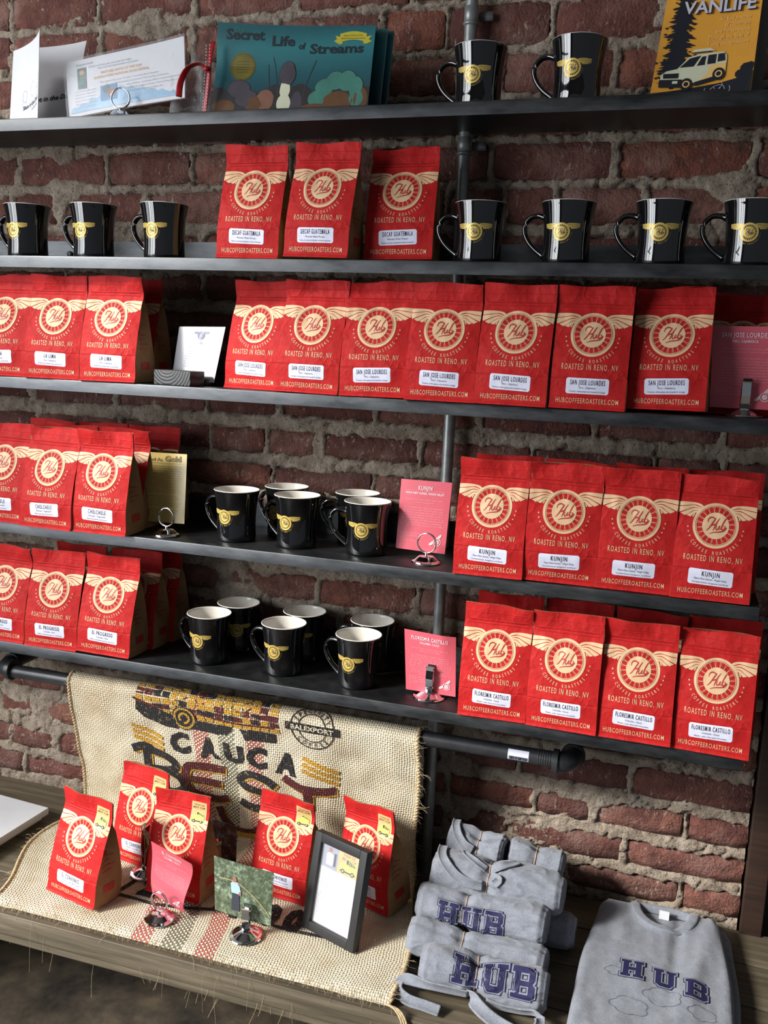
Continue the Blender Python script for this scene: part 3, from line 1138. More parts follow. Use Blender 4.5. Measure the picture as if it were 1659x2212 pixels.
a.lay(lambda u, v, o: (0.456 + u, -(0.0139 + o) * math.cos(v / 0.0138 - 0.5), 0.0055 + (0.0139 + o) * math.sin(v / 0.0138 - 0.5))).build('barcode', ['ink'], st)

# ================================================================== COFFEE BAGS
BW, BH, BD = 0.112, 0.183, 0.064


def ss(a, b, x):
    t = min(1, max(0, (x - a) / (b - a)))
    return t * t * (3 - 2 * t)


def bag_depth(t):
    if t < 0.22:
        return BD
    if t > 0.84:
        return 0.0016
    s_ = (t - 0.22) / 0.62
    return BD * (1 - s_) ** 1.0 * (1 + 0.30 * s_) + 0.0016 * s_


def bag_front(var, u, z, off=0.0):
    """front panel of a bag: u across (-.056..+.056), z up; off = distance in front of the paper"""
    t = z / BH
    d = bag_depth(t)
    sd = var * 13.7
    y = -d / 2
    env = 1 - min(1, abs(2 * u / BW)) ** 2
    y -= 0.0035 * env * ss(0, 0.25, t) * (1 - ss(0.5, 0.8, t))
    nz = noise.fractal(Vector((u * 38 + sd, z * 30, sd)), 0.7, 2.0, 2)
    amp = 0.0007 + 0.0017 * ss(0.50, 0.66, t) * (1 - ss(0.76, 0.84, t)) + 0.0006 * ss(0.84, 1, t)
    y += nz * amp
    y -= 0.0045 * math.exp(-z / 0.0045)
    top = ss(0.80, 1.0, t)
    y += top * (0.0035 * math.sin(u * 38 + sd) + 0.002 * math.sin(u * 90 + 2 * sd)) + 0.004 * ((var % 3) - 1) * top
    zz = z + 0.018 * u * t * ((var % 3) - 1) - 0.0012 * top * math.cos(u * 60 + sd)
    return (u, y - off, zz)


def bag_pouch(var):
    mb = MB()
    nx, nz, ns = 26, 52, 4
    rings = []
    zs = [BH * (j / nz) for j in range(nz + 1)]

    def backy(f, t, d, z):
        wob = 0.0012 * noise.noise(Vector((f[0] * 40, z * 30, var + 50))) * (1 - ss(0.6, 0.8, t))
        k_ = ss(0.70, 0.84, t)
        return max((d / 2 + wob) * (1 - k_) + (f[1] + 0.0028) * k_, f[1] + 0.0028)
    for z in zs:
        t = z / BH
        fr = [bag_front(var, -BW / 2 + BW * i / nx, z) for i in range(nx + 1)]
        d = bag_depth(t)
        bk = []
        for i in range(nx + 1):
            f = fr[i]
            bk.append((f[0], backy(f, t, d, z), f[2]))
        g = 0.030 * ss(0.15, 0.8, t)
        sr, sl = [], []
        for q in range(1, ns):
            s_ = q / ns
            inn = g * (1 - abs(2 * s_ - 1))
            bul = 0.0025 * math.sin(math.pi * s_) * (1 - ss(0.1, 0.5, t))
            for sg, lst in ((1, sr), (-1, sl)):
                if inn > 0.001:
                    a = bag_front(var, sg * (BW / 2 - inn), z)
                    ya = a[1] + 0.0007
                    yb = backy(a, t, d, z)
                else:
                    a = fr[-1] if sg > 0 else fr[0]
                    ya, yb = a[1], (bk[-1] if sg > 0 else bk[0])[1]
                lst.append((sg * (BW / 2 - inn + bul), ya + (yb - ya) * s_, a[2]))
        rings.append(fr + sr + bk[::-1] + sl[::-1])
    n = len(rings[0])
    vs = [p for r_ in rings for p in r_]
    fs, ms = [], []
    for j in range(nz):
        for i in range(n):
            i2 = (i + 1) % n
            fs.append((j * n + i, j * n + i2, (j + 1) * n + i2, (j + 1) * n + i))
            ms.append(0 if i < nx else 1)
    fs.append(tuple(range(n))[::-1])
    ms.append(1)
    fs.append(tuple(nz * n + i for i in range(n)))
    ms.append(1)
    mb.v, mb.f, mb.m = vs, fs, ms
    return mb.mesh('pouch', ['red', 'kraft'], smooth=True, angle=R(48))


def bag_print(var):
    Rr = 0.0325
    a = emblem(Rr, 1.72, 0, 1)
    a.xform(lambda x, y: (max(-0.0556, min(0.0556, x)), y + 0.1105))
    em = a.lay(lambda u, v, o: bag_front(var, u, v, o)).mesh('printed_emblem', ['tan', 'redprint'], smooth=False)
    a = Art()
    a.text('ROASTED IN RENO, NV', 0, 0.0585, 0.0090, 0.083, 0, 0, 0.004, 0, space=1.35)
    a.text('HUBCOFFEEROASTERS.COM', 0, 0.0088, 0.0078, 0.092, 0, 0, 0.002, 0, space=1.2)
    return em, a.lay(lambda u, v, o: bag_front(var, u, v, o)).mesh('printed_lettering', ['tan'], smooth=False)


def side_print():
    a = Art()
    rr = random.Random(8)
    a.disk(0.0, 0.088, 0.004, 10, 0, 0, 1)
    for k in range(4):
        a.rect(-0.016, 0.058 + 0.008 * k, 0.004 + rr.uniform(0, 0.012), 0.0595 + 0.008 * k, 0, 0, 3, 1)
    a.rrect(-0.015, 0.022, 0.012, 0.036, 0.002, 0, 0, 3, 2)

    def surf(u, v, o):
        t = v / BH
        d = bag_depth(t)
        s_ = max(0, min(1, u / d + 0.5))
        g = 0.030 * ss(0.15, 0.8, t)
        x = BW / 2 - g * (1 - abs(2 * s_ - 1)) + 0.0025 * math.sin(math.pi * s_) * (1 - ss(0.1, 0.5, t))
        return (x + 0.0006, u, v)
    return a.lay(surf).mesh('side_print', ['redprint'], smooth=False)


LABELS = {
    'decaf': ('DECAF GUATEMALA', 'Mountain Water Process', 'Nutty, chocolate and graham cracker sweetness', 0.050),
    'lima': ('LA LIMA', 'Peru - Cajamarca', 'Dried fruit, black tea, and citrus', 0.024),
    'jose': ('SAN JOSE LOURDES', 'Peru - Cajamarca', 'Creamy, white grape and mandarin orange', 0.051),
    'chel': ('CHELCHELE', 'Ethiopia - Yirgacheffe', 'Black tea, floral, and lemon', 0.036),
    'kun': ('KUNJIN', 'Papua New Guinea - Waghi Valley', 'Candied lemon, bergamot, and floral', 0.025),
    'prog': ('EL PROGRESO', 'Colombia - Huila', 'Toffee, sweetened apricot, and citrus', 0.043),
    'flor': ('FLORESMIR CASTILLO', 'Colombia - Cauca', 'Raisin, cola, lime and chocolate', 0.055),
    'conv': ('EL CONVENIO', 'Colombia - Cauca Best Cup #2', 'Bright, sweet citrus, and honey', 0.040)}


def label_meshes(var, key):
    t1, t2, t3, w1 = LABELS[key]
    cz = 0.0345
    a = Art()
    a.rrect(-0.0325, cz - 0.0118, 0.0305, cz + 0.0118, 0.003, 0, 0, 26, 9)
    tilt = 0.03 * ((var % 3) - 1)
    rot = lambda x, y: (x - (y - cz) * tilt, y + x * tilt)
    a.xform(rot)
    st = a.lay(lambda u, v, o: bag_front(var, u, v, o), base=0.0004).mesh('name_sticker', ['white'], smooth=True)
    b = Art()
    b.text(t1, -0.001, cz + 0.0018, 0.0076, w1, 0, 0, 0.006, 0, space=1.3)
    b.text(t2, -0.001, cz - 0.0038, 0.0029, min(0.046, 0.00155 * len(t2)), 0, 0, 0.0, 0.25)
    b.text(t3, -0.001, cz - 0.0092, 0.0025, min(0.053, 0.00145 * len(t3)), 0, 0, 0.0, 0.0)
    b.xform(rot)
    tx = b.lay(lambda u, v, o: bag_front(var, u, v, o), base=0.0010).mesh('lettering', ['ink'], smooth=False)
    return st, tx


def truck_art(a, x, y, w, mi_body=1, mi_dark=2, la=2):
    a.poly([(x, y + 0.18 * w), (x + 0.02 * w, y + 0.42 * w), (x + 0.14 * w, y + 0.48 * w), (x + 0.34 * w, y + 0.5 * w), (x + 0.38 * w, y + 0.15 * w)], mi_body, la)
    a.poly([(x + 0.34 * w, y + 0.14 * w), (x + 0.34 * w, y + 0.74 * w), (x + 0.5 * w, y + 0.78 * w), (x + 0.98 * w, y + 0.58 * w), (x + w, y + 0.16 * w)], mi_body, la)
    a.poly([(x + 0.38 * w, y + 0.5 * w), (x + 0.39 * w, y + 0.68 * w), (x + 0.52 * w, y + 0.70 * w), (x + 0.52 * w, y + 0.48 * w)], mi_dark, la + 1)
    for k in range(4):
        a.poly([(x + (0.56 + 0.1 * k) * w, y + 0.46 * w), (x + (0.56 + 0.1 * k) * w, y + (0.66 - 0.03 * k) * w), (x + (0.62 + 0.1 * k) * w, y + (0.65 - 0.03 * k) * w), (x + (0.62 + 0.1 * k) * w, y + 0.45 * w)], mi_dark, la + 1)
    a.rect(x + 0.04 * w, y + 0.08 * w, x + 0.96 * w, y + 0.15 * w, mi_dark, la)
    for cx in (0.22, 0.80):
        a.disk(x + cx * w, y + 0.12 * w, 0.11 * w, 14, mi_dark, la + 1, 1)
        a.disk(x + cx * w, y + 0.12 * w, 0.05 * w, 10, mi_body, la + 2, 1)


def gold_sticker(var):
    a = Art()
    a.rrect(0.019, 0.131, 0.050, 0.170, 0.001, 0, 0, 6, 8)
    a.text('TAZA DE', 0.0345, 0.1635, 0.003, 0.022, 2, 1, 0.0)
    a.text('BEST CUP', 0.0345, 0.1585, 0.0034, 0.025, 2, 1, 0.01)
    truck_art(a, 0.0215, 0.135, 0.025)
    return a.lay(lambda u, v, o: bag_front(var, u, v, o), base=0.0004, step=0.0003).mesh('truck_sticker', ['stickerorange', 'stickeryellow', 'ink'], smooth=False)


NV = 4
POUCH = [bag_pouch(v) for v in range(NV)]
PRINT = [bag_print(v) for v in range(NV)]
SIDE = side_print()
_lab, _gs = {}, {}


def bag(x, y, z, yaw_, lean, roll_, key, var, label, group):
    o = thing('coffee_bag', label, 'bag', (x, y, z), group=group)
    o.rotation_euler = (R(-lean), R(roll_), R(yaw_))
    link(bpy.data.objects.new('pouch', POUCH[var]), o)
    link(bpy.data.objects.new('printed_emblem', PRINT[var][0]), o)
    link(bpy.data.objects.new('printed_lettering', PRINT[var][1]), o)
    link(bpy.data.objects.new('side_print', SIDE), o)
    if (var, key) not in _lab:
        _lab[(var, key)] = label_meshes(var, key)
    st, tx = _lab[(var, key)]
    s_ = link(bpy.data.objects.new('name_sticker', st), o)
    s_['label'] = 'white name sticker'
    link(bpy.data.objects.new('lettering', tx), s_)
    if key == 'conv':
        if var not in _gs:
            _gs[var] = gold_sticker(var)
        g = link(bpy.data.objects.new('truck_sticker', _gs[var]), o)
        g['label'] = 'orange sticker with a yellow truck'
    return o


S2, S3, S4, S5 = shelf_z[2], shelf_z[3], shelf_z[4], shelf_z[5]
B0 = 0.4632
e = 0.0004
bags = [
    (-0.702, 0.043, S2, 0, 0, 0.4, 'decaf', 0, 'red bag on the second shelf, left one of its three', 'bags on the second shelf'),
    (-0.577, 0.036, S2, -2, 1.0, 1.0, 'decaf', 1, 'tall red bag in the middle of the three on the second shelf', 'bags on the second shelf'),
    (-0.455, 0.080, S2, 4, 3, -1.0, 'decaf', 2, 'shaded red bag beside the upright pipe on the second shelf', 'bags on the second shelf'),
    (-1.198, 0.034, S3, 2, 0, 0, 'lima', 2, 'red bag cut off by the left edge on the third shelf', 'bags at the left of the third shelf'),
    (-1.083, 0.034, S3, 3, 0, 0, 'lima', 0, 'second red bag from the left edge on the third shelf', 'bags at the left of the third shelf'),
    (-0.965, 0.033, S3, 1, 0, -0.5, 'lima', 3, 'red bag left of the small white price card on the third shelf', 'bags at the left of the third shelf'),
    (-0.972, 0.105, S3, -1, 0, 0, 'lima', 1, 'shaded red bag behind the bag nearest the white price card', 'bags at the left of the third shelf'),
    (-1.090, 0.105, S3, 1, 0, 0, 'lima', 2, 'red bag hidden behind the second bag from the left, third shelf', 'bags at the left of the third shelf'),
    (-0.698, 0.070, S3, -10, 0, 0, 'jose', 0, 'half covered red bag at the left end of the long third shelf row', 'long row of bags on the third shelf'),
    (-0.586, 0.036, S3, -2, 0, 0.6, 'jose', 1, 'second red bag in the long row on the third shelf', 'long row of bags on the third shelf'),
    (-0.473, 0.035, S3, 1, 0, -0.6, 'jose', 2, 'third red bag in the long row on the third shelf', 'long row of bags on the third shelf'),
    (-0.361, 0.030, S3, 1, 0, 0, 'jose', 3, 'red bag in front of the upright pipe on the third shelf', 'long row of bags on the third shelf'),
    (-0.247, 0.028, S3, -2, 0, 0.2, 'jose', 0, 'third red bag from the right end of the long third shelf row', 'long row of bags on the third shelf'),
    (-0.1335, 0.032, S3, 2, 0, 0.3, 'jose', 1, 'second red bag from the right end of the long third shelf row', 'long row of bags on the third shelf'),
    (-0.0165, 0.048, S3, -4, 3.5, -1.1, 'jose', 2, 'last red bag at the right end of the long third shelf row', 'long row of bags on the third shelf'),
    (-0.030, 0.127, S3, 1, 0, 0, 'jose', 3, 'dark shaded red bag behind the last bag of the third shelf row', 'long row of bags on the third shelf'),
    (0.084, 0.145, S3, -2, 0, 0, 'jose', 0, 'dark shaded red bag behind the pink card at the third shelf right end', 'long row of bags on the third shelf'),
    (-1.203, 0.030, S4, 0, 0, 0, 'chel', 1, 'red bag cut off by the left edge on the fourth shelf', 'bags at the left of the fourth shelf'),
    (-1.088, 0.018, S4, -2, 0, 0, 'chel', 2, 'second red bag from the left edge on the fourth shelf', 'bags at the left of the fourth shelf'),
    (-0.979, 0.022, S4, 1, -1.5, 0, 'chel', 0, 'front red bag just left of the gold card on the fourth shelf', 'bags at the left of the fourth shelf'),
    (-0.990, 0.094, S4, 0, 0, 0, 'chel', 3, 'middle row red bag behind the one beside the gold card', 'bags at the left of the fourth shelf'),
    (-1.104, 0.094, S4, 1, 0, 0, 'chel', 0, 'middle row red bag, second from the left, fourth shelf', 'bags at the left of the fourth shelf'),
    (-0.968, 0.163, S4, -1, 0, 0, 'chel', 1, 'rearmost red bag peeping out above the gold card', 'bags at the left of the fourth shelf'),
    (-1.085, 0.163, S4, 1, 0, 0, 'chel', 2, 'rearmost red bag, second from the right, left end of fourth shelf', 'bags at the left of the fourth shelf'),
    (-1.200, 0.163, S4, 1, 0, 0, 'chel', 3, 'rearmost red bag at the far left of the fourth shelf', 'bags at the left of the fourth shelf'),
    (-0.266, 0.031, S4, -1, -1.5, -0.8, 'kun', 0, 'front red bag beside the pink card on the fourth shelf', 'bags at the right of the fourth shelf'),
    (-0.158, 0.040, S4, 4, -5.5, 0.8, 'kun', 2, 'second front red bag from the pipe, fourth shelf, lower top', 'bags at the right of the fourth shelf'),
    (-0.044, 0.043, S4, 2, -3.5, 0.4, 'kun', 1, 'third front red bag from the pipe on the fourth shelf', 'bags at the right of the fourth shelf'),
    (0.071, 0.037, S4, -3, 0, -0.9, 'kun', 3, 'front red bag at the right end of the fourth shelf', 'bags at the right of the fourth shelf'),
    (-0.262, 0.118, S4, 0, 0, 0, 'kun', 1, 'red bag in the back row nearest the pipe, fourth shelf', 'bags at the right of the fourth shelf'),
    (-0.146, 0.118, S4, 0, 0, 0, 'kun', 3, 'back row red bag, second from the pipe, fourth shelf', 'bags at the right of the fourth shelf'),
    (-0.032, 0.118, S4, 0, 0, 0, 'kun', 0, 'back row red bag, second from the right end, fourth shelf', 'bags at the right of the fourth shelf'),
    (0.082, 0.122, S4, 0, 0, 0, 'kun', 2, 'back row red bag at the right end of the fourth shelf', 'bags at the right of the fourth shelf'),
    (-1.214, 0.036, S5, 0, 0, 0, 'prog', 3, 'red bag cut off by the left edge on the lowest shelf', 'bags at the left of the lowest shelf'),
    (-1.0985, 0.035, S5, 3, 0, 0.2, 'prog', 1, 'second red bag from the left edge on the lowest shelf', 'bags at the left of the lowest shelf'),
    (-0.984, 0.038, S5, 1, 1.7, 0.8, 'prog', 0, 'front red bag left of the mugs on the lowest shelf', 'bags at the left of the lowest shelf'),
    (-0.975, 0.108, S5, 0, 0, 0, 'prog', 2, 'middle row shaded red bag left of the mugs, lowest shelf', 'bags at the left of the lowest shelf'),
    (-1.095, 0.106, S5, 0, 0, 0, 'prog', 0, 'middle row red bag, second from the mugs, lowest shelf', 'bags at the left of the lowest shelf'),
    (-0.964, 0.165, S5, 0, 0, 0, 'prog', 3, 'rearmost dark red bag left of the mugs, lowest shelf', 'bags at the left of the lowest shelf'),
    (-0.246, 0.033, S5, 1, -1.5, -0.6, 'flor', 3, 'front red bag beside the pink card on the lowest shelf', 'bags at the right of the lowest shelf'),
    (-0.131, 0.030, S5, -4, -1.5, -1.2, 'flor', 1, 'second front red bag from the pink card, lowest shelf', 'bags at the right of the lowest shelf'),
    (-0.020, 0.029, S5, -2, 0.8, -0.9, 'flor', 0, 'third front red bag from the pink card, lowest shelf', 'bags at the right of the lowest shelf'),
    (0.0945, 0.031, S5, -4, 0, -0.4, 'flor', 2, 'front red bag at the right end of the lowest shelf', 'bags at the right of the lowest shelf'),
    (-0.243, 0.112, S5, 1, 0, 0, 'flor', 0, 'back row red bag above the bag beside the pink card, lowest shelf', 'bags at the right of the lowest shelf'),
    (-0.127, 0.115, S5, -1, 0, 0, 'flor', 2, 'back row red bag, second from the pipe, lowest shelf', 'bags at the right of the lowest shelf'),
    (-0.010, 0.112, S5, 0, 0, 0, 'flor', 3, 'back row red bag, second from the right end, lowest shelf', 'bags at the right of the lowest shelf'),
    (0.104, 0.115, S5, 0, 0, 0, 'flor', 1, 'back row red bag at the right end of the lowest shelf', 'bags at the right of the lowest shelf'),
    (-0.934, -0.131, B0, -10, 3.5, 2.0, 'conv', 0, 'red bag at the front left corner of the burlap sack', 'bags standing on the burlap sack'),
    (-0.896, 0.016, B0, -10, -1, -0.3, 'conv', 2, 'rear red bag leaning on the sack behind two other bags', 'bags standing on the burlap sack'),
    (-0.778, -0.056, B0, -4, 2, -1.4, 'conv', 1, 'red bag directly behind the pink card on the bench', 'bags standing on the burlap sack'),
    (-0.605, 0.016, B0, -6, 0, -0.3, 'conv', 3, 'red bag between the landscape photo and the black frame', 'bags standing on the burlap sack'),
    (-0.441, 0.040, B0, -21, -4, -4.0, 'conv', 0, 'red bag standing behind the black picture frame', 'bags standing on the burlap sack'),
]
for (x, y, z, yw, le, ro, key, var, lab, grp) in bags:
    bag(x, y, z + e + abs(math.sin(R(ro))) * 0.056 + abs(math.sin(R(le))) * 0.038, yw, le, ro, key, var, lab, grp)

# ================================================================== MUGS
MO = [(0.0, 0.0015), (0.031, 0.0), (0.0335, 0.0008), (0.0350, 0.003), (0.0353, 0.008), (0.0348, 0.018), (0.0345, 0.030), (0.0347, 0.042), (0.0355, 0.055),
      (0.0370, 0.068), (0.0388, 0.079), (0.0402, 0.086), (0.0411, 0.0895), (0.0412, 0.0908)]
MI = [(0.0412, 0.0908), (0.0408, 0.0917), (0.0398, 0.0919), (0.0388, 0.0908), (0.0382, 0.088), (0.0365, 0.078), (0.0348, 0.068), (0.0330, 0.052), (0.0318, 0.036), (0.0312, 0.018), (0.0290, 0.010), (0.022, 0.0065), (0.0, 0.006)]


def mug_r(z):
    for (r0, z0), (r1, z1) in zip(MO[2:-1], MO[3:]):
        if z0 <= z <= z1:
            return r0 + (r1 - r0) * (z - z0) / (z1 - z0)
    return 0.041


mug0 = thing('mug', 'black mug', 'mug', (0, 0, 0))
mb = MB()
mb.lathe(MO, 56)
mb.build('cup', ['glaze'], mug0)
mb = MB()
mb.lathe(MI, 56)
ln = mb.build('lining', ['cream'], mug0)
ln['label'] = 'white glazed lining and rim'
mb = MB()
hp = cat_pts([(-0.0355, 0, 0.070), (-0.046, 0, 0.0735), (-0.058, 0, 0.0715), (-0.0665, 0, 0.062), (-0.0675, 0, 0.050), (-0.061, 0, 0.036), (-0.050, 0, 0.024), (-0.0345, 0, 0.0125)], 5)
nn = len(hp)
rads = [0.0060 + 0.0024 * (math.exp(-i / 3.0) + math.exp(-(nn - 1 - i) / 3.0)) for i in range(nn)]
mb.tube(hp, rads, 14, flat=0.62, updir=(0.3, 0, 1))
mb.build('handle', ['glaze'], mug0)
a = emblem(0.0130, 2.15, 0, 1, True, True, True)
a.xform(lambda x, y: (x, y + 0.0455))
a.lay(lambda u, v, o: ((mug_r(v) + o) * math.sin(u / 0.0355), -(mug_r(v) + o) * math.cos(u / 0.0355), v), step=0.00008, base=0.00022).build('gold_emblem', ['gold', 'ink'], mug0, smooth=False)
S1 = shelf_z[1]
mugs = [
    (-0.339, 0.066, S1, -6, 'black mug in front of the upright pipe on the topmost shelf', 'mugs on the topmost shelf'),
    (-0.188, 0.058, S1, -8, 'black mug nearer the orange book on the topmost shelf', 'mugs on the topmost shelf'),
    (-1.163, 0.050, S2, -8, 'black mug cut off by the left edge on the second shelf', 'mugs at the left of the second shelf'),
    (-1.021, 0.048, S2, -8, 'middle black mug at the left end of the second shelf', 'mugs at the left of the second shelf'),
    (-0.878, 0.047, S2, -8, 'black mug nearest the red bags at the second shelf left end', 'mugs at the left of the second shelf'),
    (-0.322, 0.055, S2, -3, 'black mug in front of the pipe on the second shelf', 'mugs at the right of the second shelf'),
    (-0.186, 0.053, S2, -8, 'second black mug right of the pipe on the second shelf', 'mugs at the right of the second shelf'),
    (-0.047, 0.054, S2, -5, 'third black mug right of the pipe on the second shelf', 'mugs at the right of the second shelf'),
    (0.0765, 0.054, S2, -8, 'black mug cut off by the right edge on the second shelf', 'mugs at the right of the second shelf'),
    (-0.742, 0.067, S4, -12, 'front black mug nearest the gold card on the fourth shelf', 'mugs on the fourth shelf'),
    (-0.625, 0.069, S4, -14, 'middle front black mug on the fourth shelf', 'mugs on the fourth shelf'),
    (-0.495, 0.072, S4, 2, 'front black mug nearest the pink card on the fourth shelf', 'mugs on the fourth shelf'),
    (-0.681, 0.151, S4, -20, 'left rear black mug on the fourth shelf', 'mugs on the fourth shelf'),
    (-0.541, 0.151, S4, 4, 'right rear black mug on the fourth shelf', 'mugs on the fourth shelf'),
    (-0.795, 0.067, S5, -12, 'front black mug nearest the red bags on the lowest shelf', 'mugs on the lowest shelf'),
    (-0.645, 0.069, S5, -8, 'middle front black mug on the lowest shelf', 'mugs on the lowest shelf'),
    (-0.499, 0.062, S5, -12, 'front black mug nearest the pink card on the lowest shelf', 'mugs on the lowest shelf'),
    (-0.778, 0.154, S5, 20, 'rear black mug nearest the red bags on the lowest shelf', 'mugs on the lowest shelf'),
    (-0.640, 0.155, S5, 2, 'middle rear black mug on the lowest shelf', 'mugs on the lowest shelf'),
    (-0.504, 0.154, S5, 0, 'rear black mug nearest the pink card on the lowest shelf', 'mugs on the lowest shelf'),
]
for i, (x, y, z, a_, lab, grp) in enumerate(mugs):
    o = mug0 if i == 0 else copy_tree(mug0)
    o.location = (x, y, z + 0.0002)
    o.rotation_euler = (0, 0, R(a_))
    tag(o, lab, 'mug', grp)


# ================================================================== CARDS, BOOKS AND HOLDERS
def sheet_surf(TL, TR, BR, BL, w, h, bend=0.0, curl=None):
    """bilinear panel; u 0..w from the left, v 0..h from the bottom; bows toward the viewer by bend"""
    TL, TR, BR, BL = map(Vector, (TL, TR, BR, BL))
    nrm = (BR - BL).cross(TL - BL).normalized()

    def f(u, v, o=0.0):
        a, b = u / w, v / h
        p = (BL * (1 - a) + BR * a) * (1 - b) + (TL * (1 - a) + TR * a) * b
        d = bend * 4 * a * (1 - a)
        if curl:
            d += curl(a, b)
        return p + nrm * (d + o)
    return f


def panel(name, mat_, surf, w, h, parent=None, th=0.0006, nx=20, ny=16):
    mb = MB()
    mb.grid(lambda a, b: surf(a * w, b * h, 0), nx, ny)
    n1 = len(mb.v)
    mb.grid(lambda a, b: surf((1 - a) * w, b * h, -th), nx, ny)
    rim = lambda k: [surf(w * k / nx, 0, 0), surf(w * k / nx, 0, -th)]
    vs, fs = [], []
    loop = [(k / nx, 0) for k in range(nx)] + [(1, k / ny) for k in range(ny)] + [(1 - k / nx, 1) for k in range(nx)] + [(0, 1 - k / ny) for k in range(ny)]
    for a, b in loop:
        vs += [surf(a * w, b * h, 0), surf(a * w, b * h, -th)]
    n = len(loop)
    for k in range(n):
        k2 = (k + 1) % n
        fs.append((2 * k, 2 * k + 1, 2 * k2 + 1, 2 * k2))
    mb.add(vs, fs)
    return mb.build(name, mat_ if isinstance(mat_, list) else [mat_], parent, weld=True, smooth=True, angle=R(50))


def ring_holder(x, y, z, yaw_, label, group=None, s=1.0):
    t = thing('ring_card_holder', label, 'card holder', (x, y, z + 0.0002), (0, 0, R(yaw_)), group)
    mb = MB()
    mb.lathe([(0, 0), (0.0235 * s, 0), (0.0245 * s, 0.002), (0.0240 * s, 0.004), (0.0205 * s, 0.0052), (0.0195 * s, 0.0056), (0.0130 * s, 0.0115), (0.012 * s, 0.0120), (0, 0.0125)], 40)
    mb.build('base', ['chrome'], t, smooth=True, angle=R(30))
    mb = MB()
    mb.lathe([(0.0026, 0.0118), (0.0026, 0.018), (0.0018, 0.019), (0, 0.019)], 14)
    mb.build('stem', ['chrome'], t)
    for dy in (-0.0014, 0.0014):
        mb = MB()
        mb.tube([(0.0165 * math.cos(2 * math.pi * i / 40), dy, 0.034 + 0.0165 * math.sin(2 * math.pi * i / 40)) for i in range(40)], 0.0010, 8, closed=True)
        mb.build('ring', ['chrome'], t)
    return t


def clip_holder(x, y, z, yaw_, label, group=None, hh=0.047, tall=False):
    t = thing('clip_card_holder', label, 'card holder', (x, y, z + 0.0002), (0, 0, R(yaw_)), group)
    mb = MB()
    mb.lathe([(0, 0), (0.0275, 0), (0.0285, 0.0015), (0.0275, 0.003), (0.0225, 0.0028), (0.0215, 0.0032), (0.0125, 0.0085), (0.008, 0.0105), (0, 0.011)], 44)
    mb.build('base', ['chrome'], t, smooth=True, angle=R(30))
    for sy, nm in ((-1, 'clip_plate'), (1, 'clip_plate')):
        mb = MB()

        def f(a, b, o):
            zz = 0.0095 + hh * b
            yy = sy * (0.0012 + 0.0035 * (1 - abs(2 * b - 1)) * (1 if b < 0.5 else 1)) + sy * 0.004 * max(0, b - 0.85) / 0.15
            return ((a - 0.5) * 0.0125, yy + o * sy, zz)
        mb.grid(lambda a, b: f(a, b, 0), 3, 14)
        mb.grid(lambda a, b: f(1 - a, b, 0.0011), 3, 14)
        vs, fs = [], []
        for b in [k / 14 for k in range(15)]:
            vs += [f(0, b, 0), f(0, b, 0.0011), f(1, b, 0), f(1, b, 0.0011)]
        for k in range(14):
            fs += [(4 * k, 4 * k + 1, 4 * k + 5, 4 * k + 4), (4 * k + 2, 4 * k + 6, 4 * k + 7, 4 * k + 3)]
        fs += [(0, 2, 3, 1), (56, 57, 59, 58)]
        mb.add(vs, fs)
        mb.build(nm, ['chrome'], t, weld=True, smooth=True, angle=R(40))
    mb = MB()
    mb.tube([(-0.007, 0, 0.0175), (0.007, 0, 0.0175)], 0.0022, 10)
    mb.build('spring', ['chrome'], t)
    return t


def wrap_lines(a, lines, cx, y0, dy, h, mi, la, align='C', chw=0.0013):
    for k, s_ in enumerate(lines):
        if s_:
            a.text(s_, cx, y0 - k * dy, h, chw * len(s_), mi, la, 0.0, 0, align, res=1)


def info_card(TL, TR, BR, BL, title, sub, body, foot, label, tw, bend=0.0, curl=None):
    w, h = 0.092, 0.120
    f = sheet_surf(TL, TR, BR, BL, w, h, bend, curl)
    t = panel('info_card', 'pink', f, w, h)
    tag(t, label, 'card', None)
    a = Art()
    a.text(title, w / 2, 0.104, 0.0070, tw, 0, 0, 0.012, 0, space=1.15)
    a.rect(w / 2 - 0.036, 0.1022, w / 2 + 0.036, 0.1026, 1, 0, 8, 1)
    a.text(sub, w / 2, 0.0962, 0.0040, min(0.070, 0.0024 * len(sub)), 0, 0, 0.01)
    wrap_lines(a, body[0], w / 2, 0.086, 0.0045, 0.0025, 1, 0, chw=0.00165)
    wrap_lines(a, body[1], w / 2, 0.072, 0.0042, 0.0025, 1, 0, chw=0.00165)
    wrap_lines(a, foot, 0.007, 0.028, 0.0042, 0.0024, 1, 0, 'L', 0.0016)
    g = emblem(0.0068, 2.0, 0, 1, False, False, False)
    c, s_ = math.cos(R(42)), math.sin(R(42))
    g.xform(lambda x, y: (w - 0.0165 + x * c - y * s_, 0.018 + x * s_ + y * c))
    a.merge(g)
    a.lay(f, step=0.00012, base=0.0009).build('printed_text', ['pinkink', 'palepink'], t, smooth=False)
    return t


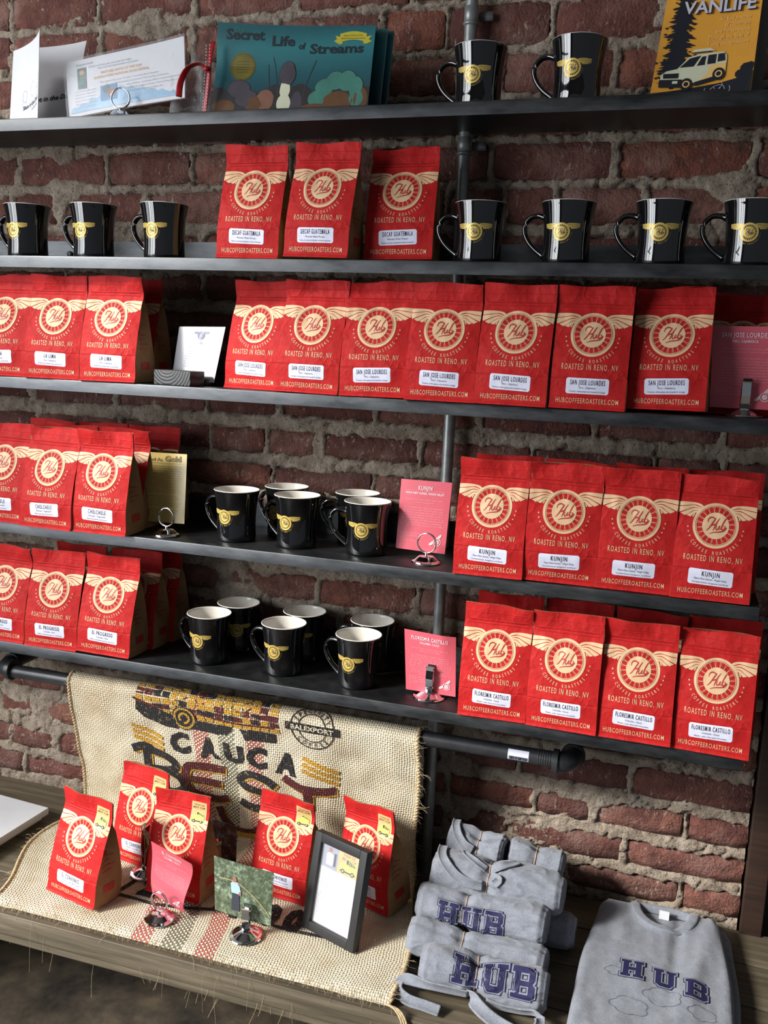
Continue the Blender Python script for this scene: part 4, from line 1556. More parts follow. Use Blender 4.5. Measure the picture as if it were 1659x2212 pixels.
kunbody = (['Tasting Notes: Lemon thyme, melon, black', 'tea, and wintergreen.'],
           ['Are you familiar with coffees from Papua New', "Guinea? Not so much? That's ok, neither were", 'we. Which is what makes this coffee so excit-', "ing. There's an element of balance in there,",
            "geography after all plays its role, but also a", 'terroir all its own. One that announces itself', 'with a bang, and then leaves you wondering', '"Did I just taste... Nah. Surely not in a coffee."'])
info_card((-0.4431, 0.093, 1.2262), (-0.3525, 0.090, 1.2270), (-0.3560, 0.078, 1.1055), (-0.4440, 0.080, 1.1070), 'KUNJIN', 'PAPUA NEW GUINEA, WAGHI VALLEY', kunbody,
          ['Elevation: 1600-1800 masl', 'Varietals: Arusha, Bourbon,', 'San Ramon', 'Processing: Fully washed'], 'pink printed card in the ring holder right of the mugs, fourth shelf', 0.025, 0.001)
ring_holder(-0.380, 0.046, S4, -8, 'chrome ring holder under the pink card on the fourth shelf', 'ring card holders')
florbody = (['Tasting Notes: Golden raisin, star fruit,', 'caramel, and chocolate.'],
            ['So you know, this beautiful coffee placed', '20th at the 2015 Best of Cauca competition', 'in Colombia. "Only 20th?" We hear you say.', 'Well yes, 20th out of 500. (Please be sure to',
             'note the italics we used to stress that number)', 'In short, this coffee is the cream of the crop', 'from one of the best growing regions, in one', 'of the best coffee producing countries, on',
             'one of the best coffee consuming planets in', 'the universe. "Too far?"'])
info_card((-0.4164, 0.062, 0.9703), (-0.3265, 0.062, 0.9650), (-0.3185, 0.056, 0.8635), (-0.4070, 0.056, 0.8640), 'FLORESMIR CASTILLO', 'COLOMBIA, CAUCA', florbody,
          ['Elevation: 1800 masl', 'Varietals: Castillo, Colombia', 'Processing: Fully washed and', 'sun dried'], 'pink printed card in the clip holder right of the mugs, lowest shelf', 0.066, 0.0,
          lambda a, b: -0.012 * max(0, a - 0.75) ** 1.3 * b * 4)
clip_holder(-0.364, 0.052, S5, -6, 'chrome clip holder in front of the pink card on the lowest shelf', 'clip card holders')
josebody = (['Tasting Notes: Marmalade and plum, with', 'white grape acidity and creamy mouthfeel.'],
            ['Not many coffees have the ability to in-', 'stantly transport you to a village in the', 'Andean Mountains of northern Peru, evoking', 'images of cloud covered mountainsides and',
             'simply planted coffee plantations along the', 'way. Granted, it helps if you first tasted', 'coffee in the Andean mountains of northern', 'Peru, as did owner Mark Trujillo and head',
             'roaster David Wilson on a sourcing trip, but', "you'll get the idea."])
info_card((0.038, 0.075, 1.4995), (0.131, 0.078, 1.5010), (0.138, 0.070, 1.3790), (0.0440, 0.068, 1.3790), 'SAN JOSE LOURDES', 'PERU, CAJAMARCA', josebody,
          ['Elevation: 1800 masl', 'Varietals: Caturra, Pache', 'Processing: Fully washed'], 'pink printed card cut off by the right edge on the third shelf', 0.066, 0.0)
clip_holder(0.093, 0.0625, S3, 4, 'chrome clip holder in front of the pink card on the third shelf', 'clip card holders')
convbody = (['Tasting Notes: Panela, orange blossom, and', 'milk chocolate.'],
            ['El Convenio placed second in the 2015 Best', 'of Cauca cup, and it is easy to taste just', 'why the judges fell for it. Grown high in the', 'hills of Cauca by a farmer who walks his rows',
             'each morning, and dried on raised beds, it', 'is sweet and bright and clean.'])
bcz = B0
info_card((-0.806, -0.118, 0.584), (-0.721, -0.130, 0.565), (-0.735, -0.124, 0.4655), (-0.803, -0.118, 0.486), 'EL CONVENIO', 'COLOMBIA, CAUCA', convbody,
          ['Elevation: 1900 masl', 'Varietals: Castillo', 'Processing: Fully washed'], 'curved pink printed card in the ring holder on the burlap sack', 0.044, 0.0,
          lambda a, b: 0.006 * math.sin(b * 6.0) * (0.5 + a))
ring_holder(-0.770, -0.150, bcz, -8, 'chrome ring holder under the pink card on the burlap sack', 'ring card holders', 1.05)

# gold card
f = sheet_surf((-0.953, 0.092, 1.2362), (-0.855, 0.088, 1.2385), (-0.8545, 0.078, 1.1095), (-0.952, 0.082, 1.1060), 0.096, 0.127, 0.001)
t = tag(panel('gold_card', 'yellowcard', f, 0.096, 0.127), 'yellow gold printed card standing behind a chrome ring on the fourth shelf', 'card')
a = Art()
a.text('Good As', 0.006, 0.112, 0.0062, 0.040, 0, 0, 0.02, 0, 'L')
a.text('Gold', 0.051, 0.1125, 0.0098, 0.034, 0, 0, 0.05, 0, 'L')
a.rect(0.006, 0.1085, 0.086, 0.1089, 0, 0, 6, 1)
rr = random.Random(2)
gl = ['Is there anything better than a cup of coffee that', 'glows? We think not, and so we went looking for one', 'and found it high in the mountains, where the best', 'cherries ripen slowly in the shade of taller trees.',
      'Every farmer there sorts by hand and by eye until', 'only the ripest fruit is left on the table, and all', 'of that work can be tasted in the cup you hold now.', 'It is sweet and deep, with the warmth of caramel', 'and a long finish that stays until the last sip.',
      'We roast it gently so that nothing gets lost on', 'the way from the farm to your kitchen table here.', 'Take a bag home, grind it fresh, and brew it slow.', '', 'Then tell us what you found, because each of us', 'tastes something new in it every single morning,',
      'and we would love to hear about it over a cup.', 'Ask for the recipe card at the counter by the till.', 'Our staff will be glad to help you brew it right.', '', 'Thank you for drinking good coffee with us today,', 'and for helping the people who grow it for you.']
wrap_lines(a, gl, 0.006, 0.102, 0.0042, 0.0021, 0, 0, 'L', 0.00160)
a.lay(f, base=0.0008).build('printed_text', ['yellowink'], t, smooth=False)
ring_holder(-0.866, 0.034, S4, -6, 'chrome ring holder in front of the gold card on the fourth shelf', 'ring card holders')

# price card in its charred wood block
f = sheet_surf((-0.866, 0.078, 1.4690), (-0.764, 0.058, 1.4710), (-0.7815, 0.050, 1.3740), (-0.877, 0.070, 1.3740), 0.10, 0.098, 0.0)
t = tag(panel('price_card', 'paper', f, 0.10, 0.098), 'white price card standing in a small black wooden block', 'card')
a = Art()
g = emblem(0.0075, 2.1, 0, 1, False, True, False)
g.xform(lambda x, y: (0.052 + x, 0.082 + y))
a.merge(g)
a.text('COFFEE', 0.052, 0.0665, 0.0045, 0.013, 2, 0, 0.01)
for k, (s_, p_) in enumerate([('Colombia El Progreso', '$17'), ('Colombia La Union', '$18'), ('Colombia Floresmir Castillo', '$19'), ('Colombia El Convenio', '$18'), ('Ethiopia Chelchele', '$18'),
                              ('Papua New Guinea Kunjin', '$16'), ('Peru San Jose Lourdes', '$16'), ('Thirty-3 (Classic)', '$14'), ('Decaf Roast', '$17')]):
    y = 0.0612 - 0.0044 * k
    a.text(s_, 0.024, y, 0.0028, 0.00145 * len(s_), 2, 0, 0, 0, 'L', res=1)
    a.text(p_, 0.079, y, 0.0026, 0.005, 2, 0, 0, 0, 'R', res=1)
    a.rect(0.025 + 0.00145 * len(s_), y, 0.0735, y + 0.0003, 2, 0, 3, 1)
a.lay(f, base=0.0008).build('printed_text', ['greyink', 'paper', 'greyink'], t, smooth=False)
t = thing('card_block', 'small black charred wood block holding the white price card', 'block', (-0.8375, 0.0375, S3 + 0.0002), (0, 0, R(-11)))
for nm, (y0, y1) in (('front_piece', (-0.026, 0.012)), ('rear_piece', (0.0165, 0.030))):
    mb = MB()
    mb.box(-0.041, 0.041, y0, y1, 0, 0.0255 if nm[0] == 'f' else 0.012)
    mb.build(nm, ['blackwood'], t, bevel=0.0015)

# laminated sign on the top shelf
w, h = 0.236, 0.112
f = sheet_surf((-1.0840, 0.066, 1.9170), (-0.8500, 0.058, 1.9490), (-0.8415, 0.050, 1.8480), (-1.0745, 0.058, 1.8240), w, h, 0.0, lambda a, b: 0.004 * math.sin(3.2 * a + 2 * b))
t = tag(panel('laminated_sign', 'paper', f, w, h, nx=20), 'tilted laminated sign with a blue photo strip held by a ring, top shelf', 'sign')
a = Art()


def ub(u):
    return 0.030 + 0.020 * math.sin(u * 28 + 1) + 0.010 * math.sin(u * 77)


N_ = 30
lo = [(0.006 + 0.224 * i / N_, 0.007) for i in range(N_ + 1)]
hi = [(0.006 + 0.224 * i / N_, 0.013 + 0.030 * (1 - abs(2 * i / N_ - 0.95)) + 0.003 * math.sin(i * 2.3)) for i in range(N_ + 1)]
a.strip(lo, hi, 0, 0)
a.rect(0.024, 0.052, 0.042, 0.094, 3, 1, 2, 3)
a.disk(0.033, 0.084, 0.005, 10, 5, 2, 1)
a.rect(0.029, 0.060, 0.037, 0.078, 7, 2)
a.rect(0.071, 0.020, 0.104, 0.050, 4, 1, 3, 3)
a.disk(0.094, 0.034, 0.009, 12, 6, 2, 1)
a.disk(0.084, 0.042, 0.008, 12, 3, 2, 1)
a.text('Support Local', 0.022, 0.099, 0.0045, 0.034, 1, 1, 0.01, 0, 'L')
a.text('Children will discover and enjoy the magic', 0.047, 0.091, 0.0042, 0.085, 2, 1, 0, 0, 'L')
a.text('from local and national water and streams', 0.066, 0.085, 0.0042, 0.08, 2, 1, 0, 0, 'L')
a.text('FEATURED BOOK AT THE 2014', 0.072, 0.0745, 0.0050, 0.080, 5, 1, 0.015, 0, 'L')
a.text('UNITED STATES NATIONAL BOOK FESTIVAL', 0.058, 0.066, 0.0050, 0.11, 5, 1, 0.015, 0, 'L')
for k, s_ in enumerate(['The author has over 10 years of writing about streams', 'The world of aquatic insects and rich stories of streams', 'with children, enjoying ethics of care and wonder', 'through the magic of water, first shown here in Reno', 'and used with vibrant elegant art']):
    a.text(s_, 0.070 + 0.012 * min(k, 2) + (0.028 if k > 1 else 0), 0.056 - 0.0068 * k, 0.0035, 0.0022 * len(s_), 1, 1, 0, 0, 'L', res=1)
for k in range(6):
    a.text(['A lovely masterpiece that', 'will inspire the next', 'generation to think about', 'water and the small lives', 'that depend on it, and', 'all of its streams.'][k], 0.017, 0.046 - 0.0062 * k, 0.0034, 0.044, 1, 1, 0, 0, 'L', res=1)
a.lay(f, base=0.0008).build('printed_text', ['skyblue', 'greyink', 'greyink', 'teal', 'blue', 'stickerorange', 'skin', 'mint'], t, smooth=False)
f2 = sheet_surf((-1.0875, 0.0645, 1.9195), (-0.8465, 0.0565, 1.9525), (-0.8380, 0.0485, 1.8455), (-1.0775, 0.0565, 1.8195), w, h, 0.0, lambda a, b: 0.004 * math.sin(3.2 * a + 2 * b) + 0.0016)
panel('laminate_film', 'plastic', f2, w, h, t, th=0.0002, nx=20)
ring_holder(-0.955, 0.034, S1, 8, 'bright ring holder at the foot of the laminated sign, topmost shelf', 'ring card holders')

# booklets
tb = thing('booklet', 'white folded booklet standing open at the left end of the top shelf', 'booklet', (-1.16, 0.06, S1))
off = Vector((1.16, -0.06, -S1))
V = lambda *p: tuple(Vector(p) + off)
f = sheet_surf(V(-1.204, 0.075, 1.947), V(-1.093, 0.020, 1.970), V(-1.121, 0.030, 1.8145), V(-1.226, 0.085, 1.8145), 0.108, 0.14, -0.012, lambda a, b: 0.010 * a * a * b)
o = panel('front_cover', 'paper', f, 0.108, 0.14, tb)
a = Art()
a.text('Shot in the Dark', 0.062, 0.034, 0.0065, 0.062, 0, 0, 0.02, 0.2, rot=0.12)
a.text('by David Wilson', 0.076, 0.028, 0.0042, 0.032, 0, 0, 0.0, 0.2, rot=0.12)
rr = random.Random(4)
for cx, cy, sc in ((0.034, 0.053, 0.010), (0.060, 0.060, 0.012), (0.085, 0.065, 0.010)):
    a.stroke([(cx + sc * math.cos(q) * 0.6, cy + sc * math.sin(q)) for q in [k * math.pi / 4 for k in range(8)]], 0.0005, 1, 0, 3, True)
    a.stroke([(cx - sc * 0.5, cy - sc), (cx - sc * 0.3, cy - 1.9 * sc), (cx + sc * 0.4, cy - 1.8 * sc), (cx + sc * 0.5, cy - sc * 0.8)], 0.0005, 1, 0, 3)
for k in range(3):
    a.stroke([(0.07, 0.040 + 0.008 * k), (0.090, 0.050 + 0.008 * k), (0.106, 0.054 + 0.008 * k)], 0.0004, 1, 0, 2)
a.lay(f, base=0.0008).build('printed_text', ['ink', 'greyink'], o, smooth=False)
f = sheet_surf(V(-1.119, 0.092, 1.9560), V(-1.090, 0.122, 1.9745), V(-1.123, 0.125, 1.8145), V(-1.128, 0.095, 1.8145), 0.02, 0.14, 0.0)
t2 = thing('booklet', 'shaded booklet behind the white one, its title half hidden', 'booklet', (-1.16, 0.1, S1))
off = Vector((1.16, -0.1, -S1))
f = sheet_surf(V(-1.185, 0.110, 1.962), V(-1.087, 0.128, 1.9745), V(-1.118, 0.115, 1.8145), V(-1.215, 0.100, 1.8145), 0.10, 0.16, -0.006)
o = panel('front_cover', 'paper', f, 0.10, 0.16, t2)
a = Art()
a.text('Shot in the Dark', 0.050, 0.060, 0.0085, 0.088, 0, 0, 0.03, 0.2, rot=0.08)
a.lay(f, base=0.0008).build('printed_text', ['ink'], o, smooth=False)

# stream picture books: a leaning stack
w, h = 0.276, 0.150


def book_curl(a, b):
    return 0.010 * max(0, b - 0.55) * (1 - a) * 2.0 - 0.004 * math.sin(a * 3.1) * b


def stream_book(dx, dy, dz, label, first):
    off = Vector((0.65 - dx, -0.08 - dy, -S1 - dz))
    t = thing('picture_book', label, 'book', (-0.65, 0.08, S1), group='stack of teal picture books')
    P = lambda x, y, z: (x + 0.65 + dx, y - 0.08 + dy, z - S1 + dz)
    f = sheet_surf(P(-0.790, 0.078, 1.9680), P(-0.514, 0.076, 1.9510), P(-0.5145, 0.050, 1.8150), P(-0.791, 0.050, 1.8150), w, h, -0.0025, book_curl)
    panel('cover', 'teal', f, w, h, t, th=0.0005, nx=24)
    g = sheet_surf(P(-0.788, 0.0832, 1.9660), P(-0.516, 0.0812, 1.9490), P(-0.5165, 0.0552, 1.8150), P(-0.789, 0.0552, 1.8150), w, h, -0.0025, book_curl)
    mb = MB()
    pages = panel('pages', 'paper', lambda u, v, o: g(u, v, o * 1.0 + 0.0038), w, h, t, th=0.0036, nx=16)
    bk = panel('back_cover', 'teal', lambda u, v, o: g(u, v, o - 0.0002), w, h, t, th=0.0005, nx=24)
    return t, f


tt, f = stream_book(0, 0, 0, 'teal picture book at the front of the stack on the top shelf', True)
a = Art()
cur = -0.0035
a.text('The', 0.040, 0.138, 0.006, 0.016, 6, 2)
a.text('Secret', 0.050, 0.125, 0.0165, 0.068, 0, 1, 0.03)
a.text('Life', 0.118, 0.1165, 0.0165, 0.040, 0, 1, 0.03)
a.text('of', 0.151, 0.111, 0.011, 0.012, 0, 1, 0.03)
a.text('Streams', 0.212, 0.1035, 0.0165, 0.094, 0, 1, 0.03)
a.disk(0.0485, 0.082, 0.0225, 36, 1, 1, 2)
a.ring(0.0485, 0.082, 0.0205, 0.0212, 36, 2, 2)
a.arc_text('JUNIOR SCIENCE CLUB', 0.0485, 0.082, 0.0185, 0.0028, R(190), R(-10), 2, 2, 0.0, 0.7, inward=False)
for k in range(5):
    a.rect(0.036 + 0.001 * abs(k - 2), 0.073 + 0.0042 * k, 0.061 - 0.001 * abs(k - 2), 0.0738 + 0.0042 * k, 2, 2)
N_ = 12
lo = [(0.216 + 0.046 * i / N_, 0.1215 + 0.004 * math.sin(math.pi * i / N_)) for i in range(N_ + 1)]
hi = [(x, y + 0.0145) for x, y in lo]
a.strip(lo, hi, 3, 2)
a.poly([(0.216, 0.118), (0.206, 0.124), (0.211, 0.127), (0.208, 0.133), (0.220, 0.130), (0.2215, 0.119)], 3, 1)
a.poly([(0.262, 0.118), (0.272, 0.122), (0.266, 0.126), (0.271, 0.132), (0.258, 0.130), (0.257, 0.119)], 3, 1)
a.text('Featured Book at the', 0.239, 0.1318, 0.0028, 0.033, 0, 3)
a.text('2014 US National Book Festival', 0.239, 0.1268, 0.0028, 0.041, 0, 3)
# stream bed: plain pebbles, weed and a river stone pile in the colours of the cover picture
N_ = 40
bed = [(w * i / N_, 0.030 + 0.020 * abs(math.sin(i * 0.13 + 2.2)) + 0.005 * math.sin(i * 0.9)) for i in range(N_ + 1)]
a.strip([(w * i / N_, 0.0) for i in range(N_ + 1)], bed, 5, 1)
rr = random.Random(12)
for (cx, cy, rx, ry, mi) in [(0.045, 0.046, 0.020, 0.014, 4), (0.060, 0.030, 0.020, 0.014, 4), (0.076, 0.020, 0.018, 0.012, 8), (0.094, 0.026, 0.016, 0.018, 7), (0.020, 0.016, 0.02, 0.012, 8), (0.130, 0.070, 0.014, 0.020, 4), (0.128, 0.044, 0.009, 0.017, 9),
                             (0.128, 0.020, 0.012, 0.016, 9), (0.150, 0.018, 0.010, 0.022, 4), (0.186, 0.026, 0.016, 0.014, 6), (0.198, 0.045, 0.016, 0.015, 6), (0.216, 0.056, 0.016, 0.016, 6), (0.236, 0.055, 0.016, 0.018, 6), (0.252, 0.044, 0.012, 0.018, 6),
                             (0.254, 0.024, 0.012, 0.014, 6), (0.222, 0.020, 0.026, 0.018, 8), (0.262, 0.022, 0.012, 0.020, 8), (0.184, 0.008, 0.03, 0.010, 8)]:
    n_ = 20
    pts = [(cx + rx * math.cos(2 * math.pi * k / n_) * (1 + 0.06 * rr.uniform(-1, 1)), max(0.001, cy + ry * math.sin(2 * math.pi * k / n_))) for k in range(n_)]
    a.poly(pts, mi, 3)
    a.poly([(cx + (x - cx) * 1.06, max(0.0, cy + (y - cy) * 1.06)) for x, y in pts], 5, 2)
for cx, hgt, ln_ in ((0.116, 0.098, -0.014), (0.160, 0.092, 0.018), (0.100, 0.086, -0.006)):
    a.stroke([(cx, 0.03), (cx + ln_ * 0.3, hgt * 0.6), (cx + ln_, hgt)], 0.0012, 4, 3, 4)
a.lay(f, step=0.00010, base=0.0004).build('printed_cover', ['darkteal', 'olive', 'mud', 'yellow', 'slate', 'mud', 'mint', 'peach', 'rust', 'creamcover'], tt, smooth=False)
stream_book(-0.004, 0.0105, 0.0008, 'second teal picture book in the stack, mostly hidden', False)
stream_book(0.014, 0.021, 0.0008, 'third teal picture book in the stack, right edge showing', False)
stream_book(0.021, 0.0315, 0.0, 'rearmost picture book of the stack, far right edge showing', False)
stream_book(-0.012, 0.042, 0.0008, 'picture book leaning on the wall, left edge showing', False)

# plastic sleeve and red ribbon
f = sheet_surf((-0.872, 0.070, 1.945), (-0.800, 0.085, 1.905), (-0.792, 0.075, 1.814), (-0.872, 0.055, 1.814), 0.08, 0.12, 0.0, lambda a, b: 0.007 * math.sin(9 * a + 3 * b) + 0.004 * math.sin(17 * b))
t = tag(panel('plastic_bag', 'plastic', f, 0.08, 0.12, th=0.0003, nx=20, ny=20), 'crumpled clear plastic bag beside the picture books', 'plastic bag')
t = thing('ribbon', 'red stitched satin ribbon tied around the picture books', 'ribbon', (-0.79, 0.04, S1))
mb = MB()
P = [Vector(p) - Vector((-0.79, 0.04, S1)) for p in [(-0.787, 0.047, 1.932), (-0.789, 0.040, 1.905), (-0.790, 0.037, 1.87), (-0.794, 0.036, 1.835), (-0.797, 0.036, 1.8140)]]
mb.tube(cat_pts(P, 5), 0.0042, 8, flat=0.12, updir=(0, 1, 0))
b1 = mb.build('hanging_end', ['ribbon'], t)
mb = MB()
P = [Vector(p) - Vector((-0.79, 0.04, S1)) for p in [(-0.790, 0.034, 1.886), (-0.802, 0.028, 1.893), (-0.820, 0.022, 1.885), (-0.835, 0.026, 1.866), (-0.843, 0.034, 1.845)]]
mb.tube(cat_pts(P, 5), 0.0052, 8, flat=0.12, updir=(0, 0.3, 1))
mb.build('loop', ['ribbon'], t)
mb = MB()
mb.lathe([(0, -0.004), (0.005, -0.003), (0.006, 0), (0.005, 0.003), (0, 0.004)], 12, c=(0.0, -0.008, 0.073))
mb.build('knot', ['ribbon'], t)
mb = MB()
for k in range(22):
    z = 0.004 + k * 0.005
    for sx in (-0.0033, 0.0033):
        mb.box(sx - 0.0068 + 0.0068 * min(1, z / 0.09) - 0.0004, sx - 0.0068 + 0.0068 * min(1, z / 0.09) + 0.0004, -0.0052, -0.0046, z, z + 0.0024)
s_ = mb.build('white_stitching', ['paper'], t, smooth=False)

# orange van book
w, h = 0.140, 0.190
off = Vector((0.0, -0.08, -S1))
t = thing('paperback_book', 'orange paperback with a van and dark pine tree on its cover', 'book', (0.0, 0.08, S1))
P = lambda x, y, z: (x, y - 0.08, z - S1)
f = sheet_surf(P(-0.070, 0.122, 1.9985), P(0.062, 0.110, 1.9985), P(0.0560, 0.072, 1.8150), P(-0.0845, 0.078, 1.8150), w, h, 0.0, lambda a, b: -0.003 * math.sin(3 * a) + 0.016 * max(0, (a - 0.72)) * max(0, 0.30 - b) * 6)
panel('cover', 'orange', f, w, h, t, th=0.0005, nx=28)
g = sheet_surf(P(-0.070, 0.1275, 1.9975), P(0.062, 0.1155, 1.9975), P(0.0590, 0.0775, 1.8150), P(-0.0840, 0.0835, 1.8150), w, h, 0.0, lambda a, b: -0.003 * math.sin(3 * a))
panel('pages', 'greypaper', lambda u, v, o: g(u, v, o + 0.0035), w, h, t, th=0.006, nx=14)
a = Art()
ft = 0.0
a.text('VANLIFE', 0.080, 0.138, 0.0195, 0.104, 1, 6, 0.02, 0.0, space=1.0)
a.text('VANLIFE', 0.0818, 0.1365, 0.0195, 0.104, 0, 5, 0.02, 0.0, space=1.0)
for k, s_ in enumerate(['An Epic Journey', 'of Discovery', 'and Perseverance', 'Through the Eyes of', 'Young Entrepreneurs']):
    a.text(s_, 0.128, 0.1255 - 0.0092 * k, 0.0055, 0.00305 * len(s_), 3, 1, 0.01, 0.15, 'R')
rr = random.Random(21)
a.rect(0.0255, 0.025, 0.0310, 0.189, 0, 1, 1, 6)
for k in range(46):
    y = 0.035 + 0.150 * k / 46
    L = 0.028 * (1.15 - 0.6 * k / 46) * rr.uniform(0.55, 1.1)
    for sg in (-1, 1):
        L2 = L * rr.uniform(0.6, 1.1)
        x1 = max(0.001, 0.028 + sg * L2)
        a.poly([(0.028, y + 0.0045), (0.028, y - 0.0045)] + ([(x1, y - 0.005 + rr.uniform(-0.002, 0.002)), (0.028 + (x1 - 0.028) * 0.6, y + 0.001)] if sg > 0 else [(0.028 + (x1 - 0.028) * 0.6, y - 0.004), (x1, y - 0.003 + rr.uniform(-0.002, 0.002))][::-1][::-1]), 0, 1)
    for q in range(3):
        bx = 0.028 + rr.uniform(-1, 1) * L
        by = y + rr.uniform(-0.004, 0.004)
        s0 = rr.uniform(0.001, 0.0026)
        a.poly([(max(0.0005, bx - s0 * 1.6), by), (bx, by - s0), (bx + s0 * 1.6, by), (bx, by + s0 * 0.7)], 0, 1)
# ground and bush
a.poly([(0, 0), (0.128, 0), (0.139, 0.014), (0.139, 0.046), (0.128, 0.046), (0.119, 0.036), (0.095, 0.031), (0.060, 0.026), (0.03, 0.022), (0, 0.019)], 0, 1)
for cx, cy, r_ in ((0.130, 0.050, 0.009), (0.122, 0.042, 0.007), (0.135, 0.055, 0.005)):
    a.disk(cx, cy, r_, 9, 0, 1, 1)
# van
a.poly([(0.012, 0.036), (0.010, 0.046), (0.018, 0.052), (0.033, 0.055), (0.047, 0.072), (0.060, 0.076), (0.096, 0.078), (0.101, 0.071), (0.102, 0.048), (0.094, 0.040), (0.060, 0.033), (0.035, 0.030)], 2, 2)
a.poly([(0.058, 0.034), (0.058, 0.052), (0.064, 0.058), (0.101, 0.061), (0.1015, 0.048), (0.094, 0.041)], 3, 3)
a.poly([(0.036, 0.0565), (0.049, 0.070), (0.064, 0.0735), (0.056, 0.0575)], 0, 4)
a.poly([(0.060, 0.058), (0.066, 0.0715), (0.0715, 0.0725), (0.0715, 0.059)], 0, 4)
a.poly([(0.0745, 0.0595), (0.0745, 0.0735), (0.0860, 0.0745), (0.0860, 0.0605)], 0, 4)
a.poly([(0.0885, 0.0625), (0.0885, 0.0745), (0.0970, 0.0750), (0.0990, 0.0640)], 0, 4)
a.poly([(0.050, 0.079), (0.054, 0.0835), (0.076, 0.0845), (0.084, 0.0805)], 2, 3)
a.poly([(0.050, 0.0775), (0.050, 0.0790), (0.078, 0.0800), (0.078, 0.0785)], 0, 3)
a.poly([(0.015, 0.0405), (0.014, 0.0475), (0.036, 0.0480), (0.036, 0.0405)], 0, 4)
a.poly([(0.010, 0.027), (0.010, 0.0385), (0.042, 0.0385), (0.046, 0.026)], 0, 4)
a.rect(0.029, 0.032, 0.0365, 0.036, 2, 5)
a.poly([(0.060, 0.0275), (0.060, 0.0335), (0.094, 0.0430), (0.094, 0.0365)], 0, 4)
for cx, cy in ((0.049, 0.0305), (0.0925, 0.0440)):
    a.disk(cx, cy, 0.0085, 18, 0, 5, 1, sq=1.1)
    a.ring(cx, cy, 0.0035, 0.0052, 14, 3, 6)
for cx in (0.083, 0.104):
    a.ring(cx, 0.020, 0.0068, 0.0074, 20, 1, 5, R(150), R(400))
a.stroke([(0.083, 0.020), (0.090, 0.026), (0.100, 0.027), (0.104, 0.020)], 0.0006, 1, 5, 3)
a.stroke([(0.094, 0.020), (0.100, 0.027), (0.098, 0.031)], 0.0006, 1, 5, 3)
a.text('Trevor DeRuisé', 0.028, 0.0115, 0.0062, 0.040, 3, 2, 0.0, 0.15, 'L')
a.text('& Sierra Davies', 0.025, 0.0035, 0.0062, 0.043, 3, 2, 0.0, 0.15, 'L')
a.lay(f, step=0.00045, base=0.0006).build('printed_cover', ['navycover', 'lilac', 'creamcover', 'orangelight'], t, smooth=False)
t = tag(panel('paperback_book', 'greypaper', sheet_surf((-0.055, 0.150, 2.00), (0.078, 0.140, 2.00), (0.072, 0.120, 1.815), (-0.068, 0.128, 1.815), w, h), w, h, th=0.009), 'grey backed paperback just behind the orange book', 'book')

# ================================================================== BURLAP SACK over the rail and along the bench
prof = cat_pts([(0, 0.112, 0.640), (0, 0.108, 0.72), (0, 0.1035, 0.765), (0, 0.098, 0.778), (0, 0.085, 0.7845), (0, 0.072, 0.779), (0, 0.0655, 0.765), (0, 0.074, 0.72), (0, 0.092, 0.63), (0, 0.112, 0.55),
                (0, 0.124, 0.50), (0, 0.126, 0.480), (0, 0.112, 0.4665), (0, 0.080, 0.4625), (0, 0.0, 0.4615), (0, -0.10, 0.4615), (0, -0.17, 0.4615), (0, -0.192, 0.4600), (0, -0.203, 0.4545)], 8)
acc = [0.0]
for p, q in zip(prof[:-1], prof[1:]):
    acc.append(acc[-1] + (q - p).length)
itop = min(range(len(prof)), key=lambda i: -prof[i].z)
V0 = acc[itop]
VMIN, VMAX = -V0, acc[-1] - V0
SX0, SW = -1.105, 0.722


def sack(u, v, off=0.0):
    s_ = min(max(v + V0, 0), acc[-1] - 1e-6)
    lo_, hi_ = 0, len(acc) - 1
    while hi_ - lo_ > 1:
        m = (lo_ + hi_) // 2
        if acc[m] <= s_:
            lo_ = m
        else:
            hi_ = m
    t_ = (s_ - acc[lo_]) / (acc[hi_] - acc[lo_])
    p = prof[lo_].lerp(prof[hi_], t_)
    i0, i1 = max(lo_ - 2, 0), min(hi_ + 2, len(prof) - 1)
    tg = (prof[i1] - prof[i0]).normalized()
    nr = Vector((0, tg.z, -tg.y))           # outward: toward the room / up
    if nr.y > 0.3 and v > 0.02:
        nr = -nr
    if v < 0.02:
        nr = (p - Vector((0, 0.088, 0.755))).normalized() if v > -0.02 else Vector((0, 1, 0))
    hang = ss(0.02, 0.10, v) * (1 - ss(0.24, 0.34, v))
    flat = ss(0.36, 0.42, v)
    wr = noise.fractal(Vector((u * 5.5, v * 6.0, 3.3)), 0.8, 2, 3)
    wr2 = noise.fractal(Vector((u * 14, v * 12.0, 7.3)), 0.8, 2, 2)
    d = hang * (0.009 * wr + 0.003 * wr2) + flat * (0.0010 * wr + 0.0006 * wr2)
    # left border of the bench part flares outward, lower end drifts right as in the photo
    fl = ss(0.30, 0.60, v)
    x = SX0 + u * (1 + 0.012 * fl) + 0.040 * fl * (u / SW) * 1.0 - 0.030 * (1 - u / SW) * ss(0.25, 0.45, v) + 0.065 * (1 - u / SW) * ss(0.45, 0.66, v) + 0.003 * noise.noise(Vector((u * 9, v * 11, 1)))
    x -= 0.012 * ss(0.1, 0.3, v) * (1 - fl) * u / SW
    if u > SW - 0.12:
        d += flat * 0.006 * ss(SW - 0.12, SW - 0.03, u)
    if u < 0.05:
        d += flat * 0.004 * ss(0.05, 0.0, u)
    q = p + nr * (d + off)
    return (x, q.y, q.z)


st = thing('burlap_sack', 'printed burlap coffee sack draped over the black rail and along the bench', 'sack', (0, 0, 0))


def uv_build(mb, uvlist, name, mats, parent, smooth=True, th=False):
    me_ = mb.mesh(name, mats, smooth=smooth)
    ul = me_.uv_layers.new(name='UVMap')
    ul.data.foreach_set('uv', np.array(uvlist, dtype=np.float32).ravel())
    return link(bpy.data.objects.new(name, me_), parent)


